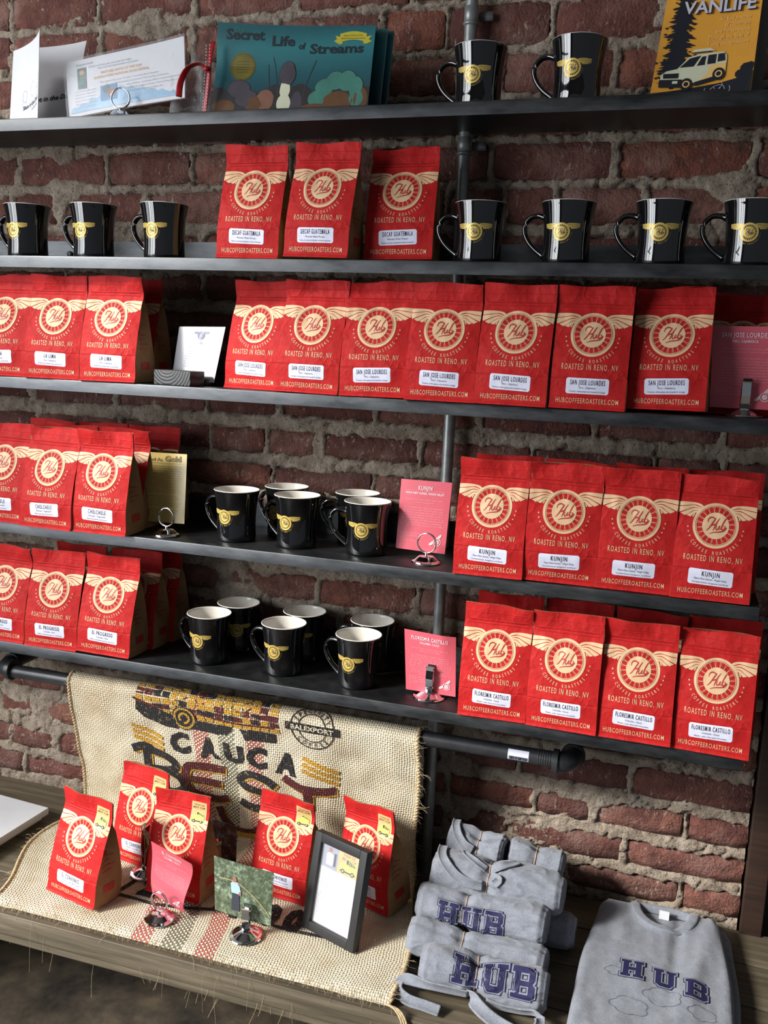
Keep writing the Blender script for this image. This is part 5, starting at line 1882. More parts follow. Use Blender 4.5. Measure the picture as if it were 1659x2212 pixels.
nu, nv = 150, 170
mb = MB()
mb.grid(lambda a, b: sack(SW * a, VMIN + (VMAX - VMIN) * b), nu, nv)
uvv = []
for f_ in mb.f:
    for i in f_:
        uvv.append(((i % (nu + 1)) / nu * SW, VMIN + (VMAX - VMIN) * (i // (nu + 1)) / nv))
o = uv_build(mb, uvv, 'cloth', ['burlap'], st)
# thickness: the folded under layer
mb = MB()
nu2, nv2 = 60, 90


def under(a, b):
    v = VMIN + (VMAX - VMIN) * b
    return sack(SW * (1 - a), v, -0.0035 - 0.0045 * ss(0.36, 0.42, v) * 1.0)


mb.grid(under, nu2, nv2)
uvv = []
for f_ in mb.f:
    for i in f_:
        uvv.append(((1 - (i % (nu2 + 1)) / nu2) * SW, VMIN + (VMAX - VMIN) * (i // (nu2 + 1)) / nv2))
uv_build(mb, uvv, 'under_layer', ['burlap'], st)


def rope(path, rad, name, parent, twist=1400, seed=0):
    """braided seam: two strands winding around each other"""
    for ph in (0, math.pi):
        mb = MB()
        P = [Vector(p) for p in path]
        out = []
        L = 0
        for i, p in enumerate(P):
            if i:
                L += (P[i] - P[i - 1]).length
            t = (P[min(i + 1, len(P) - 1)] - P[max(i - 1, 0)]).normalized()
            u_ = t.cross(Vector((0.3, 1, 0.2))).normalized()
            w_ = t.cross(u_)
            a_ = L * twist * 0.5 + ph
            out.append(p + (u_ * math.cos(a_) + w_ * math.sin(a_)) * rad * 0.62)
        mb.tube(out, rad * 0.72, 6)
        mb.build(name, ['jute'], parent)


for u_, nm in ((0.0, 'left_seam'), (SW, 'right_seam')):
    rope([sack(u_, 0.0 + (VMAX - 0.004) * k / 240, -0.001) for k in range(241)], 0.0034, 'braided_seam', st, 900)
# hanging corner cord at the right front, and stitches that hang loose
mb = MB()
c0 = Vector(sack(SW, VMAX, 0))
for dx in (0.0, 0.004, 0.008):
    mb.tube(cat_pts([c0 + Vector((-0.006, 0, 0)), c0 + Vector((0.012 + dx, -0.012, 0.004)), c0 + Vector((0.026 + dx, -0.02, -0.012)), c0 + Vector((0.022 + dx * 1.5, -0.022, -0.045)), c0 + Vector((0.020 + dx, -0.022, -0.06))], 5), 0.0016, 6)
mb.build('corner_cord', ['jute'], st)
mb = MB()
rr = random.Random(9)
for k in range(900):
    r_ = rr.random()
    if r_ < 0.42:
        u_, v_ = rr.uniform(0, SW), VMAX - rr.uniform(0, 0.012)
        dirv = Vector((rr.uniform(-0.5, 0.5), -0.6, -rr.uniform(0.1, 1)))
    elif r_ < 0.72:
        u_, v_ = SW - rr.uniform(0, 0.01), rr.uniform(-0.01, VMAX)
        dirv = Vector((1, rr.uniform(-0.8, 0.3), rr.uniform(-0.6, 0.6)))
    elif r_ < 0.88:
        u_, v_ = rr.uniform(0, 0.01), rr.uniform(-0.01, VMAX)
        dirv = Vector((-1, rr.uniform(-0.8, 0.3), rr.uniform(-0.4, 0.6)))
    else:
        u_, v_ = rr.uniform(0, SW), rr.uniform(-0.01, VMAX)
        dirv = Vector((rr.uniform(-1, 1), -0.7, rr.uniform(0.1, 0.9)))
    p = Vector(sack(u_, v_, 0.001))
    L = rr.choice([0.006, 0.01, 0.014, 0.02]) * rr.uniform(0.6, 1.3)
    if r_ < 0.03:
        L = rr.uniform(0.05, 0.09)
        dirv = Vector((rr.uniform(-0.15, 0.15), -0.25, -1))
    dirv.normalize()
    sd = Vector((rr.uniform(-1, 1), rr.uniform(-1, 0.2), rr.uniform(-1, 1))) * L * 0.3
    P = [p, p + dirv * L * 0.5 + sd, p + dirv * L + sd * 0.4 + Vector((0, 0, -0.2 * L))]
    mb.tube(cat_pts(P, 4), 0.00022, 3, cap=False)
fb = mb.build('loose_fibres', ['jute'], st)
tag(fb, kind='stuff')

# printing on the sack
A = Art()
K, Mr, Y = 0, 1, 2


def XZ(x, z):
    """wall-side point of the hanging part -> cloth coordinates"""
    return (x - SX0 + 0.004, 0.012 + (0.775 - z) * 1.035)


def zpoly(pts, mi, la=0):
    A.poly([XZ(*p) for p in pts][::-1], mi, la)


def zstroke(pts, w, mi, la=1, sub=5, closed=False):
    A.stroke([XZ(*p) for p in pts], w, mi, la, sub, closed)


SACK_ART = [('truck_print', A)]
rr = random.Random(14)
# truck: shaded body in small inky cells
zpoly([(-0.958, 0.728), (-0.940, 0.712), (-0.895, 0.700), (-0.868, 0.698), (-0.868, 0.722), (-0.93, 0.742), (-0.955, 0.746)], K, 1)
for x0, x1 in ((-0.838, -0.78), (-0.78, -0.72), (-0.72, -0.665)):
    zpoly([(x0, 0.704), (x1, 0.702), (x1, 0.722), (x0, 0.724)], K, 1)
for k in range(16):
    for j in range(5):
        x = -0.955 + 0.0188 * k
        z = 0.724 + 0.0125 * j
        if k < 2 and j < 1:
            continue
        w_ = 0.0188
        top = 0.790 if k > 4 else 0.781
        if z > top - 0.004:
            continue
        mi = rr.choice([Y, Y, Y, Mr, K]) if j > 0 else Y
        zpoly([(x, z), (x + w_ * rr.uniform(0.75, 1.0), z), (x + w_ * rr.uniform(0.7, 1.0), min(top, z + 0.0125 * rr.uniform(0.7, 1.0))), (x, min(top, z + 0.0125 * rr.uniform(0.7, 1.0)))], mi, 0)
for k in range(46):
    x, z = rr.uniform(-0.95, -0.66), rr.uniform(0.735, 0.785)
    L = rr.uniform(0.006, 0.02)
    zstroke([(x, z), (x + L * rr.uniform(-0.3, 1), z + rr.uniform(-0.006, 0.006))], 0.0018, rr.choice([K, K, Mr]), 1, 1)
zstroke([(-0.962, 0.752), (-0.93, 0.742), (-0.90, 0.738)], 0.005, Mr, 2)
for (r0, r1, mi) in ((0.0, 0.026, K), (0.019, 0.0235, Y), (0.008, 0.013, Y)):
    cx, cz = XZ(-0.853, 0.724)
    A.ring(cx, cz, max(r0, 0.0005), r1, 26, mi, 3 + (mi == Y))
zstroke([(-0.83, 0.74), (-0.76, 0.733), (-0.665, 0.735)], 0.004, Mr, 2)
A = Art()
SACK_ART.append(('yellow_bars', A))
for (x0, z0, x1, z1) in ((-0.972, 0.692, -0.905, 0.672), (-0.612, 0.682, -0.540, 0.660)):
    for k in range(3):
        dz = -0.0125 * k
        zstroke([(x0, z0 + dz), (x1, z1 + dz)], 0.0085, Y, 2, 14)
A = Art()
SACK_ART.append(('round_stamp', A))
cx, cz = XZ(-0.588, 0.748)
A.ring(cx, cz, 0.0420, 0.0442, 44, K, 0)
A.ring(cx, cz, 0.0270, 0.0288, 36, K, 0)
A.rect(cx - 0.054, cz - 0.0085, cx + 0.054, cz + 0.0085, K, 2, 6, 2)


def stxt(s_, x, z, h, w_, mi, la, bold=0.02, rot=0.0, xs=0.7):
    b = Art()
    b.text(s_, 0, 0, h, w_, mi, la, bold, 0, rot=rot, xs=xs)
    cx_, cv = XZ(x, z)
    b.xform(lambda p, q: (cx_ + p, cv - q))
    A.merge(b)


b = Art()
b.arc_text('SPECIALTY', 0, 0, 0.0352, 0.0095, R(152), R(28), K, 1, 0.02, 0.75, inward=False)
b.arc_text('COFFEE', 0, 0, 0.0352, 0.0095, R(222), R(318), K, 1, 0.02, 0.75)
b.xform(lambda p, q: (cx + p, cz - q))
A.merge(b)
b = Art()
b.text('BALEXPORT', 0, -0.005, 0.010, 0.085, 3, 4, 0.03)
b.xform(lambda p, q: (cx + p, cz - q))
A.merge(b)
A = Art()
SACK_ART.append(('printed_words', A))
# CAUCA on an arc, BEST big with yellow shadow, CUP below
for ch, x, z, rt_ in (('C', -0.866, 0.670, 0.12), ('A', -0.804, 0.669, 0.06), ('U', -0.752, 0.668, 0.0), ('C', -0.704, 0.669, 0.0), ('A', -0.645, 0.664, -0.06)):
    stxt(ch, x, z - 0.020, 0.042, 0.042, K, 2, 0.06, rt_)


def big(strokes, dx, mi):
    for s_ in strokes:
        zstroke([(x + 0.004 + dx, z - 0.004) for x, z in s_], 0.0175, Y, 0)
        zstroke([(x + dx, z) for x, z in s_], 0.0175, mi, 2)


big([[(-0.975, 0.640), (-0.950, 0.648), (-0.935, 0.640)], [(-0.945, 0.640), (-0.944, 0.600), (-0.943, 0.552)], [(-0.940, 0.640), (-0.900, 0.632), (-0.880, 0.612), (-0.900, 0.600), (-0.935, 0.598)],
     [(-0.905, 0.600), (-0.875, 0.590), (-0.866, 0.566), (-0.890, 0.548), (-0.940, 0.550)]], 0, K)
big([[(-0.775, 0.622), (-0.82, 0.624), (-0.852, 0.622), (-0.860, 0.600), (-0.856, 0.568), (-0.835, 0.555), (-0.80, 0.550), (-0.770, 0.556)], [(-0.850, 0.592), (-0.81, 0.590), (-0.785, 0.588)]], 0, Mr)
big([[(-0.668, 0.608), (-0.690, 0.622), (-0.720, 0.628), (-0.742, 0.612), (-0.730, 0.596), (-0.690, 0.588), (-0.668, 0.572), (-0.680, 0.556), (-0.712, 0.550), (-0.742, 0.560)]], 0, K)
big([[(-0.650, 0.634), (-0.620, 0.620), (-0.580, 0.616), (-0.545, 0.622)], [(-0.600, 0.617), (-0.598, 0.58), (-0.600, 0.548)]], 0, Mr)
big([[(-0.860, 0.520), (-0.895, 0.528), (-0.925, 0.515), (-0.93, 0.495)], [(-0.795, 0.532), (-0.780, 0.500), (-0.750, 0.485), (-0.715, 0.490), (-0.690, 0.515)], [(-0.640, 0.530), (-0.638, 0.500), (-0.640, 0.480)], [(-0.640, 0.528), (-0.600, 0.524), (-0.592, 0.508), (-0.635, 0.502)]], 0, Mr)


# bench part: ruled box and lettering. world (x, y) -> cloth (u, v)
def XY(x, y):
    v = VMAX - (y + 0.203)
    lo_, hi_ = -0.1, SW + 0.1
    for _ in range(24):
        m = (lo_ + hi_) / 2
        if sack(m, v)[0] < x:
            lo_ = m
        else:
            hi_ = m
    return (lo_, v)


def line(pts, w_, mi=K):
    A.stroke([XY(*p) for p in pts], w_, mi, 1, 4)


A = Art()
SACK_ART.append(('ruled_box', A))
line([(-0.885, -0.108), (-0.84, -0.110), (-0.802, -0.112), (-0.74, -0.100), (-0.693, -0.086)], 0.0075)
line([(-0.693, -0.086), (-0.62, -0.092), (-0.55, -0.094), (-0.488, -0.092)], 0.0075)
line([(-0.885, -0.108), (-0.872, -0.06), (-0.862, -0.01)], 0.0075)
line([(-0.700, -0.088), (-0.694, -0.06), (-0.690, 0.0)], 0.0075)
line([(-0.488, -0.092), (-0.486, -0.075)], 0.010)
A = Art()
SACK_ART.append(('printed_number', A))
for ch, x in (('P', -0.655), ('0', -0.600), ('0', -0.553), ('2', -0.84), ('7', -0.79)):
    b = Art()
    b.text(ch, 0, -0.028, 0.056, 0.038, K, 2, 0.07, 0.3)
    p0 = XY(x, -0.066)
    b.xform(lambda p, q: (p0[0] + p, p0[1] - q))
    A.merge(b)
# lay prints; open large cells are subdivided by the strokes already
for nm, A in SACK_ART:
    mb = MB()
    uvv = []
    for vs, fs, mi, la in A.it:
        if not vs:
            continue
        mb.add([sack(a_, b_, 0.0012 + 0.00022 * la) for a_, b_ in vs], fs, mi)
        for f_ in fs:
            uvv += [vs[i] for i in f_]
    uv_build(mb, uvv, nm, ['sk', 'sm', 'sy', 'burlap'], st, smooth=False)

# ================================================================== ITEMS ON THE SACK
# landscape photo in a clip holder
w, h = 0.115, 0.093
f = sheet_surf((-0.6865, -0.112, 0.5800), (-0.5710, -0.121, 0.5790), (-0.5715, -0.128, 0.4860), (-0.6795, -0.120, 0.4850), w, h, 0.002)
t = tag(panel('photograph', 'foliage', f, w, h), 'photo of a person in a blue shirt holding a long cane among green leaves', 'photo')
a = Art()
a.stroke([(0.012, 0.059), (0.030, 0.0605), (0.050, 0.0585), (0.075, 0.046), (0.095, 0.032), (0.113, 0.014)], 0.0014, 3, 1, 5)
a.poly([(0.036, 0.010), (0.038, 0.040), (0.052, 0.040), (0.053, 0.010)], 2, 2)
a.poly([(0.036, 0.040), (0.0345, 0.056), (0.0385, 0.0595), (0.0475, 0.0590), (0.0525, 0.054), (0.0555, 0.043), (0.052, 0.040)], 0, 3)
a.disk(0.0425, 0.0635, 0.0042, 14, 1, 4, 1, sq=1.2)
a.poly([(0.0505, 0.0385), (0.0555, 0.0375), (0.056, 0.044), (0.0525, 0.045)], 1, 4)
a.lay(f, base=0.0008).build('printed_figure', ['lightblue', 'skin', 'trousers', 'stick'], t, smooth=False)
clip_holder(-0.6120, -0.1375, bcz, 4, 'chrome clip holder in front of the landscape photo', 'clip card holders on the sack')

f = sheet_surf((-0.768, 0.018, 0.5700), (-0.706, 0.014, 0.5645), (-0.702, 0.004, 0.4860), (-0.764, 0.008, 0.4900), 0.062, 0.080)
t = tag(panel('photograph', 'mural', f, 0.062, 0.080), 'dark reddish street photo half hidden behind the landscape photo', 'photo')
clip_holder(-0.735, -0.008, bcz, 60, 'chrome clip holder beside the dark reddish photo', 'clip card holders on the sack', hh=0.07)
clip_holder(-0.868, -0.036, bcz, 78, 'chrome clip holder between the two left bags on the sack', 'clip card holders on the sack', hh=0.088)

# black picture frame, leaning back on its stand
t = thing('framed_notice', 'black picture frame with a printed white page and truck picture, on the sack', 'picture frame', (-0.481, -0.102, bcz + 0.0025))
t.rotation_euler = (R(-12), R(-1.65), R(-21.6))
FW, FH, FT, FB_ = 0.116, 0.166, 0.016, 0.0150
for nm, (x0, x1, z0, z1) in (('frame_side', (-FW / 2, -FW / 2 + FB_, 0, FH)), ('frame_side', (FW / 2 - FB_, FW / 2, 0, FH)), ('frame_bar', (-FW / 2 + FB_, FW / 2 - FB_, 0, FB_)), ('frame_bar', (-FW / 2 + FB_, FW / 2 - FB_, FH - FB_, FH))):
    mb = MB()
    mb.box(x0, x1, 0, FT, z0, z1)
    mb.build(nm, ['frame'], t, bevel=0.0008)
mb = MB()
mb.box(-FW / 2 + FB_, FW / 2 - FB_, 0.0075, 0.0125, FB_, FH - FB_)
pg = mb.build('white_page', ['paper'], t, smooth=False)
a = Art()
x0, x1, z1 = -FW / 2 + FB_, FW / 2 - FB_, FH - FB_
a.rect(x0, z1 - 0.040, -0.006, z1, 0, 0)
a.rect(-0.006, z1 - 0.040, x1, z1, 1, 0)
a.poly([(x0 + 0.012, z1 - 0.034), (x0 + 0.011, z1 - 0.016), (x0 + 0.018, z1 - 0.013), (x0 + 0.026, z1 - 0.016), (x0 + 0.026, z1 - 0.034)], 3, 1)
a.disk(x0 + 0.0185, z1 - 0.009, 0.0042, 12, 6, 2, 1)
a.rect(x0 + 0.028, z1 - 0.034, x0 + 0.033, z1 - 0.012, 5, 1)
a.rect(x0 + 0.002, z1 - 0.014, x0 + 0.008, z1 - 0.004, 4, 1)
a.text('TAZA DE', 0.017, z1 - 0.009, 0.0045, 0.026, 5, 1)
a.text('BEST CUP', 0.018, z1 - 0.0155, 0.0045, 0.030, 5, 1)
truck_art(a, -0.001, z1 - 0.038, 0.036, 2, 5, 1)
rr = random.Random(6)
words = 'coffee from the hills of Cauca grown with care by one farmer whose small plot has won the best cup more than once and who still walks every row at dawn'.split()
for k in range(21):
    s_ = ' '.join(rr.choice(words) for _ in range(10))[:52]
    a.text(s_, x0 + 0.004, z1 - 0.0475 - 0.0040 * k, 0.0021, 0.074, 4, 0, 0, 0, 'L', res=1)
a.lay(lambda u, v, o: (u, 0.0075 - o, v), base=0.0003).build('printed_text', ['greyink', 'stickerorange', 'stickeryellow', 'paper', 'greyink', 'ink', 'skin'], pg, smooth=False)
mb = MB()
mb.box(-0.018, 0.018, FT, FT + 0.002, 0.02, 0.12)
o = mb.build('stand', ['frame'], t, smooth=False)
mb = MB()
mb.box(x0, x1, 0.0045, 0.0055, FB_, FH - FB_)
mb.build('glass', ['glass'], t, smooth=False)

# paper stack at the left end of the bench
t = thing('paper_stack', 'stack of white paper lying on the bench at the left edge', 'paper', (-1.173, 0.084, 0.4502), (0, 0, R(-4)))
for nm, dx, z0, z1 in (('lower_sheets', -0.012, 0.0, 0.011), ('upper_sheets', 0.0, 0.0118, 0.0255)):
    mb = MB()
    nl = 7
    for k in range(nl):
        za, zb = z0 + (z1 - z0) * k / nl, z0 + (z1 - z0) * (k + 0.86) / nl
        j = random.Random(k + len(nm)).uniform(-0.0008, 0.0008)
        mb.box(-0.22 + dx, 0.0 + dx + j, -0.29, 0.0 + dx * 0.6, za, zb)
    mb.build(nm, ['paper'], t, smooth=False)

# ================================================================== T-SHIRTS
def letter_shapes(ch):
    """block varsity letters as boxes / chamfered polys in a unit-high frame"""
    if ch == 'H':
        return [[(0.08, 0.0), (0.28, 0.0), (0.28, 1), (0.08, 1)], [(0.54, 0), (0.74, 0), (0.74, 1), (0.54, 1)], [(0.28, 0.40), (0.54, 0.40), (0.54, 0.60), (0.28, 0.60)],
                [(0, 0), (0.36, 0), (0.36, 0.16), (0, 0.16)], [(0.46, 0), (0.82, 0), (0.82, 0.16), (0.46, 0.16)], [(0, 0.84), (0.36, 0.84), (0.36, 1), (0, 1)], [(0.46, 0.84), (0.82, 0.84), (0.82, 1), (0.46, 1)]]
    if ch == 'U':
        return [[(0.08, 0.16), (0.28, 0.22), (0.28, 1), (0.08, 1)], [(0.54, 0.22), (0.74, 0.16), (0.74, 1), (0.54, 1)], [(0.08, 0.16), (0.24, 0), (0.58, 0), (0.74, 0.16), (0.54, 0.22), (0.28, 0.22)],
                [(0, 0.84), (0.36, 0.84), (0.36, 1), (0, 1)], [(0.46, 0.84), (0.82, 0.84), (0.82, 1), (0.46, 1)]]
    return [[(0.08, 0), (0.28, 0), (0.28, 1), (0.08, 1)], [(0, 0), (0.64, 0), (0.64, 0.17), (0, 0.17)], [(0, 0.83), (0.64, 0.83), (0.64, 1), (0, 1)], [(0.28, 0.42), (0.62, 0.42), (0.62, 0.58), (0.28, 0.58)],
            [(0.56, 0.1), (0.64, 0), (0.78, 0.13), (0.78, 0.40), (0.66, 0.52), (0.56, 0.44)], [(0.56, 0.56), (0.66, 0.48), (0.76, 0.60), (0.76, 0.87), (0.64, 1), (0.56, 0.9)]]


def fine_poly(a, pts, mi, lay_, n=4):
    """convex polygon split into small triangles so that it can follow a curved cloth"""
    c = (sum(p[0] for p in pts) / len(pts), sum(p[1] for p in pts) / len(pts))
    for i in range(len(pts)):
        p, q = pts[i], pts[(i + 1) % len(pts)]
        vs, idx_ = [], {}
        for r_ in range(n + 1):
            for k in range(r_ + 1):
                f = r_ / n
                g = k / r_ if r_ else 0
                e_ = (p[0] + (q[0] - p[0]) * g, p[1] + (q[1] - p[1]) * g)
                idx_[(r_, k)] = len(vs)
                vs.append((c[0] + (e_[0] - c[0]) * f, c[1] + (e_[1] - c[1]) * f))
        fs = []
        for r_ in range(n):
            for k in range(r_ + 1):
                fs.append((idx_[(r_, k)], idx_[(r_ + 1, k)], idx_[(r_ + 1, k + 1)]))
                if k < r_:
                    fs.append((idx_[(r_, k)], idx_[(r_ + 1, k + 1)], idx_[(r_, k + 1)]))
        a.add(vs, fs, mi, lay_)


def hub_text(a, x, y, h, gap=0.95, drop=(0, 0, 0)):
    for k, ch in enumerate('HUB'):
        for lay_, ex, mi in ((0, 0.075, 0), (1, 0.045, 1), (2, 0.0, 0)):
            for s_ in letter_shapes(ch):
                cx_, cy_ = sum(p[0] for p in s_) / len(s_), sum(p[1] for p in s_) / len(s_)
                pts = []
                for px, py in s_:
                    pts.append((x + (k * gap + px + (ex if px > cx_ else -ex)) * h, y + (py + (ex if py > cy_ else -ex)) * h + drop[k]))
                fine_poly(a, pts, mi, lay_)


def ribbon(name, P, N, wd, parent, th=0.0018):
    mb = MB()
    vs, fs = [], []
    n = len(P)
    prof_ = [(-1, 0), (-0.96, 1), (-0.72, 1.15), (-0.66, 0.7), (0.66, 0.7), (0.72, 1.15), (0.96, 1), (1, 0), (0.9, -0.6), (-0.9, -0.6)]
    m = len(prof_)
    for k in range(n):
        t_ = (P[min(k + 1, n - 1)] - P[max(k - 1, 0)]).normalized()
        nn_ = (N[k] - t_ * N[k].dot(t_)).normalized()
        w_ = t_.cross(nn_)
        for a_, b_ in prof_:
            vs.append(P[k] + w_ * wd * a_ + nn_ * th * b_)
    for k in range(n - 1):
        for i in range(m):
            fs.append((k * m + i, (k + 1) * m + i, (k + 1) * m + (i + 1) % m, k * m + (i + 1) % m))
    fs += [tuple(range(m)), tuple((n - 1) * m + i for i in range(m))[::-1]]
    mb.add(vs, fs)
    mb.build(name, ['cloth'], parent, weld=True)


def shirt_roll(p0, p1, r, pinch, seed, label, text=None, collar=None, sq=0.92):
    p0, p1 = Vector(p0), Vector(p1)
    L = (p1 - p0).length
    ax = (p1 - p0).normalized()
    t = thing('rolled_tshirt', label, 't-shirt', tuple((p0 + p1) / 2 - Vector((0, 0, r * sq))), group='rolled t-shirts')
    ctr = (p0 + p1) / 2 - Vector((0, 0, r * sq))
    upv = (Vector((0, 0, 1)) - ax * ax.z).normalized()
    fr_ = ax.cross(upv)       # toward the room (-y)
    if fr_.y > 0:
        fr_ = -fr_

    def surf(s_, th, off=0.0):
        """s_ along, th: 0 = facing room, pi/2 = top"""
        g = s_ * L
        pin = math.exp(-((g - pinch * L) / 0.010) ** 2)
        wide = math.exp(-((g - pinch * L) / 0.035) ** 2)
        rr_ = r * (1 - 0.20 * pin - 0.06 * wide)
        q = Vector((g * 16 + seed * 5, math.cos(th) * 1.3, math.sin(th) * 1.3))
        rr_ += 0.0052 * noise.fractal(q, 0.8, 2, 2) + 0.0018 * (1 - abs(noise.noise(q * 1.9))) ** 6
        rr_ += 0.0024 * wide * math.sin(th * 7 + seed) - 0.002 * math.exp(-((th % (2 * math.pi) - 2.4) / 0.10) ** 2)
        edge = min(s_, 1 - s_)
        rr_ *= 1 - 0.16 * (1 - ss(0, 0.05, edge))
        sag = 0.0025 * math.sin(s_ * 5 + seed)
        p = p0 + ax * g + fr_ * (rr_ + off) * math.cos(th) + upv * ((rr_ + off) * math.sin(th) * sq + sag) - ctr
        return tuple(p)
    mb = MB()
    n, m = 96, 120
    vs = [surf(j / m, 2 * math.pi * i / n) for j in range(m + 1) for i in range(n)]
    fs = [(j * n + i, j * n + (i + 1) % n, (j + 1) * n + (i + 1) % n, (j + 1) * n + i) for j in range(m) for i in range(n)]
    mb.add(vs, fs)
    # spiral ends
    for s_, sg in ((0.0, -1), (1.0, 1)):
        c_ = p0 + ax * (L * s_) - ctr
        K_ = 11
        for j in range(K_):
            ra, rb = 1 - j / K_, 1 - (j + 1) / K_
            vs, fs = [], []
            for q, rad in ((0, ra), (1, rb)):
                for i in range(n):
                    th = 2 * math.pi * i / n
                    e_ = Vector(surf(s_, th)) - c_
                    gro = 0.5 + 0.5 * math.sin(rad * 26 + th)
                    vs.append(c_ + e_ * max(rad, 0.02) + ax * sg * (0.0045 * gro - 0.006 * (1 - rad) * 0.7) * (1 - 0.0) * (0 if rad == 1 else 1))
            for i in range(n):
                fs.append((i, (i + 1) % n, n + (i + 1) % n, n + i))
            mb.add(vs, fs)
    mb.build('roll', ['cloth'], t, weld=True)
    mb = MB()
    mb.tube([surf(pinch + 0.004 * math.sin(th0 * 2), th0, 0.0007) for th0 in [2 * math.pi * k / 40 for k in range(40)]], 0.0011, 6, closed=True)
    bd = mb.build('rubber_band', ['band'], t)
    bd['label'] = 'tan rubber band'
    if text:
        x, y, h, gap = text
        a = Art()
        hub_text(a, x, y, h, gap)
        a.lay(lambda u, v, o: surf(u / L, v / r, o), step=0.0005, base=0.0010).build('printed_letters', ['navy', 'cloth'], t, smooth=False)
    for pts, wd in (collar or []):
        P, N = [], []
        for q in pts:
            if len(q) == 2:            # on the roll: fraction along, angle in degrees
                p = Vector(surf(q[0], R(q[1]), 0.0035))
                c_ = p0 + ax * (q[0] * L) - ctr
                P.append(p)
                N.append((p - c_).normalized())
            else:
                P.append(Vector(q[:3]) - ctr)
                N.append(Vector(q[3:]) if len(q) > 3 else Vector((0, -0.5, 0.85)))
        ribbon('collar', cat_pts(P, 6), cat_pts(N, 6), wd, t)
    return t


shirt_roll((-0.305, -0.134, 0.487), (-0.112, -0.126, 0.487), 0.035, 0.45, 1, 'front lowest rolled grey t-shirt, navy letters, collar hanging over the bench', (0.052, 0.006, 0.046, 0.98),
           [([(0.40, -25), (0.26, -20), (0.10, -18), (-0.328, -0.160, 0.474, -0.5, -0.5, 0.6), (-0.334, -0.174, 0.464, -0.3, -0.6, 0.7), (-0.315, -0.186, 0.460, 0, -0.6, 0.8), (-0.285, -0.190, 0.460, 0, -0.5, 0.85), (-0.262, -0.192, 0.459, 0, -0.5, 0.85)], 0.0085),
            ([(0.42, -25), (-0.208, -0.178, 0.474, 0, -0.7, 0.7), (-0.178, -0.192, 0.466, 0, -0.5, 0.85), (-0.140, -0.203, 0.4625, 0, -0.5, 0.85), (-0.116, -0.205, 0.461, 0, -0.5, 0.85)], 0.0105),
            ([(0.55, -22), (0.68, -26), (0.82, -28), (0.95, -24), (-0.112, -0.180, 0.470, 0.4, -0.6, 0.7), (-0.118, -0.192, 0.465, 0, -0.6, 0.8)], 0.0085)])
shirt_roll((-0.345, -0.062, 0.484), (-0.122, -0.068, 0.484), 0.032, 0.40, 2, 'plain rolled grey t-shirt directly above and behind the lowest one')
shirt_roll((-0.345, -0.010, 0.518), (-0.130, -0.014, 0.518), 0.034, 0.38, 3, 'rolled grey t-shirt with its navy letters cut by the roll, middle of the pile', (0.040, -0.012, 0.040, 0.98))
shirt_roll((-0.330, 0.040, 0.481), (-0.088, 0.046, 0.481), 0.030, 0.5, 4, 'dark shaded rolled t-shirt showing only its right end low in the pile')
shirt_roll((-0.335, 0.045, 0.547), (-0.112, 0.045, 0.547), 0.037, 0.44, 5, 'bunched rolled grey t-shirt with a folded collar near the top of the pile', None,
           [([(0.04, 120), (0.05, 88), (0.10, 55), (0.20, 28), (0.31, 12), (0.41, 8)], 0.0085), ([(0.22, 118), (0.25, 92), (0.33, 70), (0.42, 60)], 0.006),
            ([(0.47, 62), (0.54, 72), (0.60, 88), (0.64, 105)], 0.0080), ([(0.47, 40), (0.53, 34), (0.50, 22)], 0.0075)])
shirt_roll((-0.330, 0.122, 0.492), (-0.118, 0.122, 0.492), 0.041, 0.5, 6, 'lowest rear rolled t-shirt, barely seen under the top ones of the pile')
shirt_roll((-0.215, 0.122, 0.562), (-0.122, 0.120, 0.558), 0.028, 0.5, 7, 'short looking rolled t-shirt next to the brick wall, top right of the pile')
shirt_roll((-0.325, 0.122, 0.566), (-0.225, 0.112, 0.566), 0.032, 0.55, 8, 'dark rolled t-shirt at the very top rear of the pile', None,
           [([(0.06, 110), (0.10, 75), (0.20, 45), (0.34, 25), (0.50, 15)], 0.0080)])


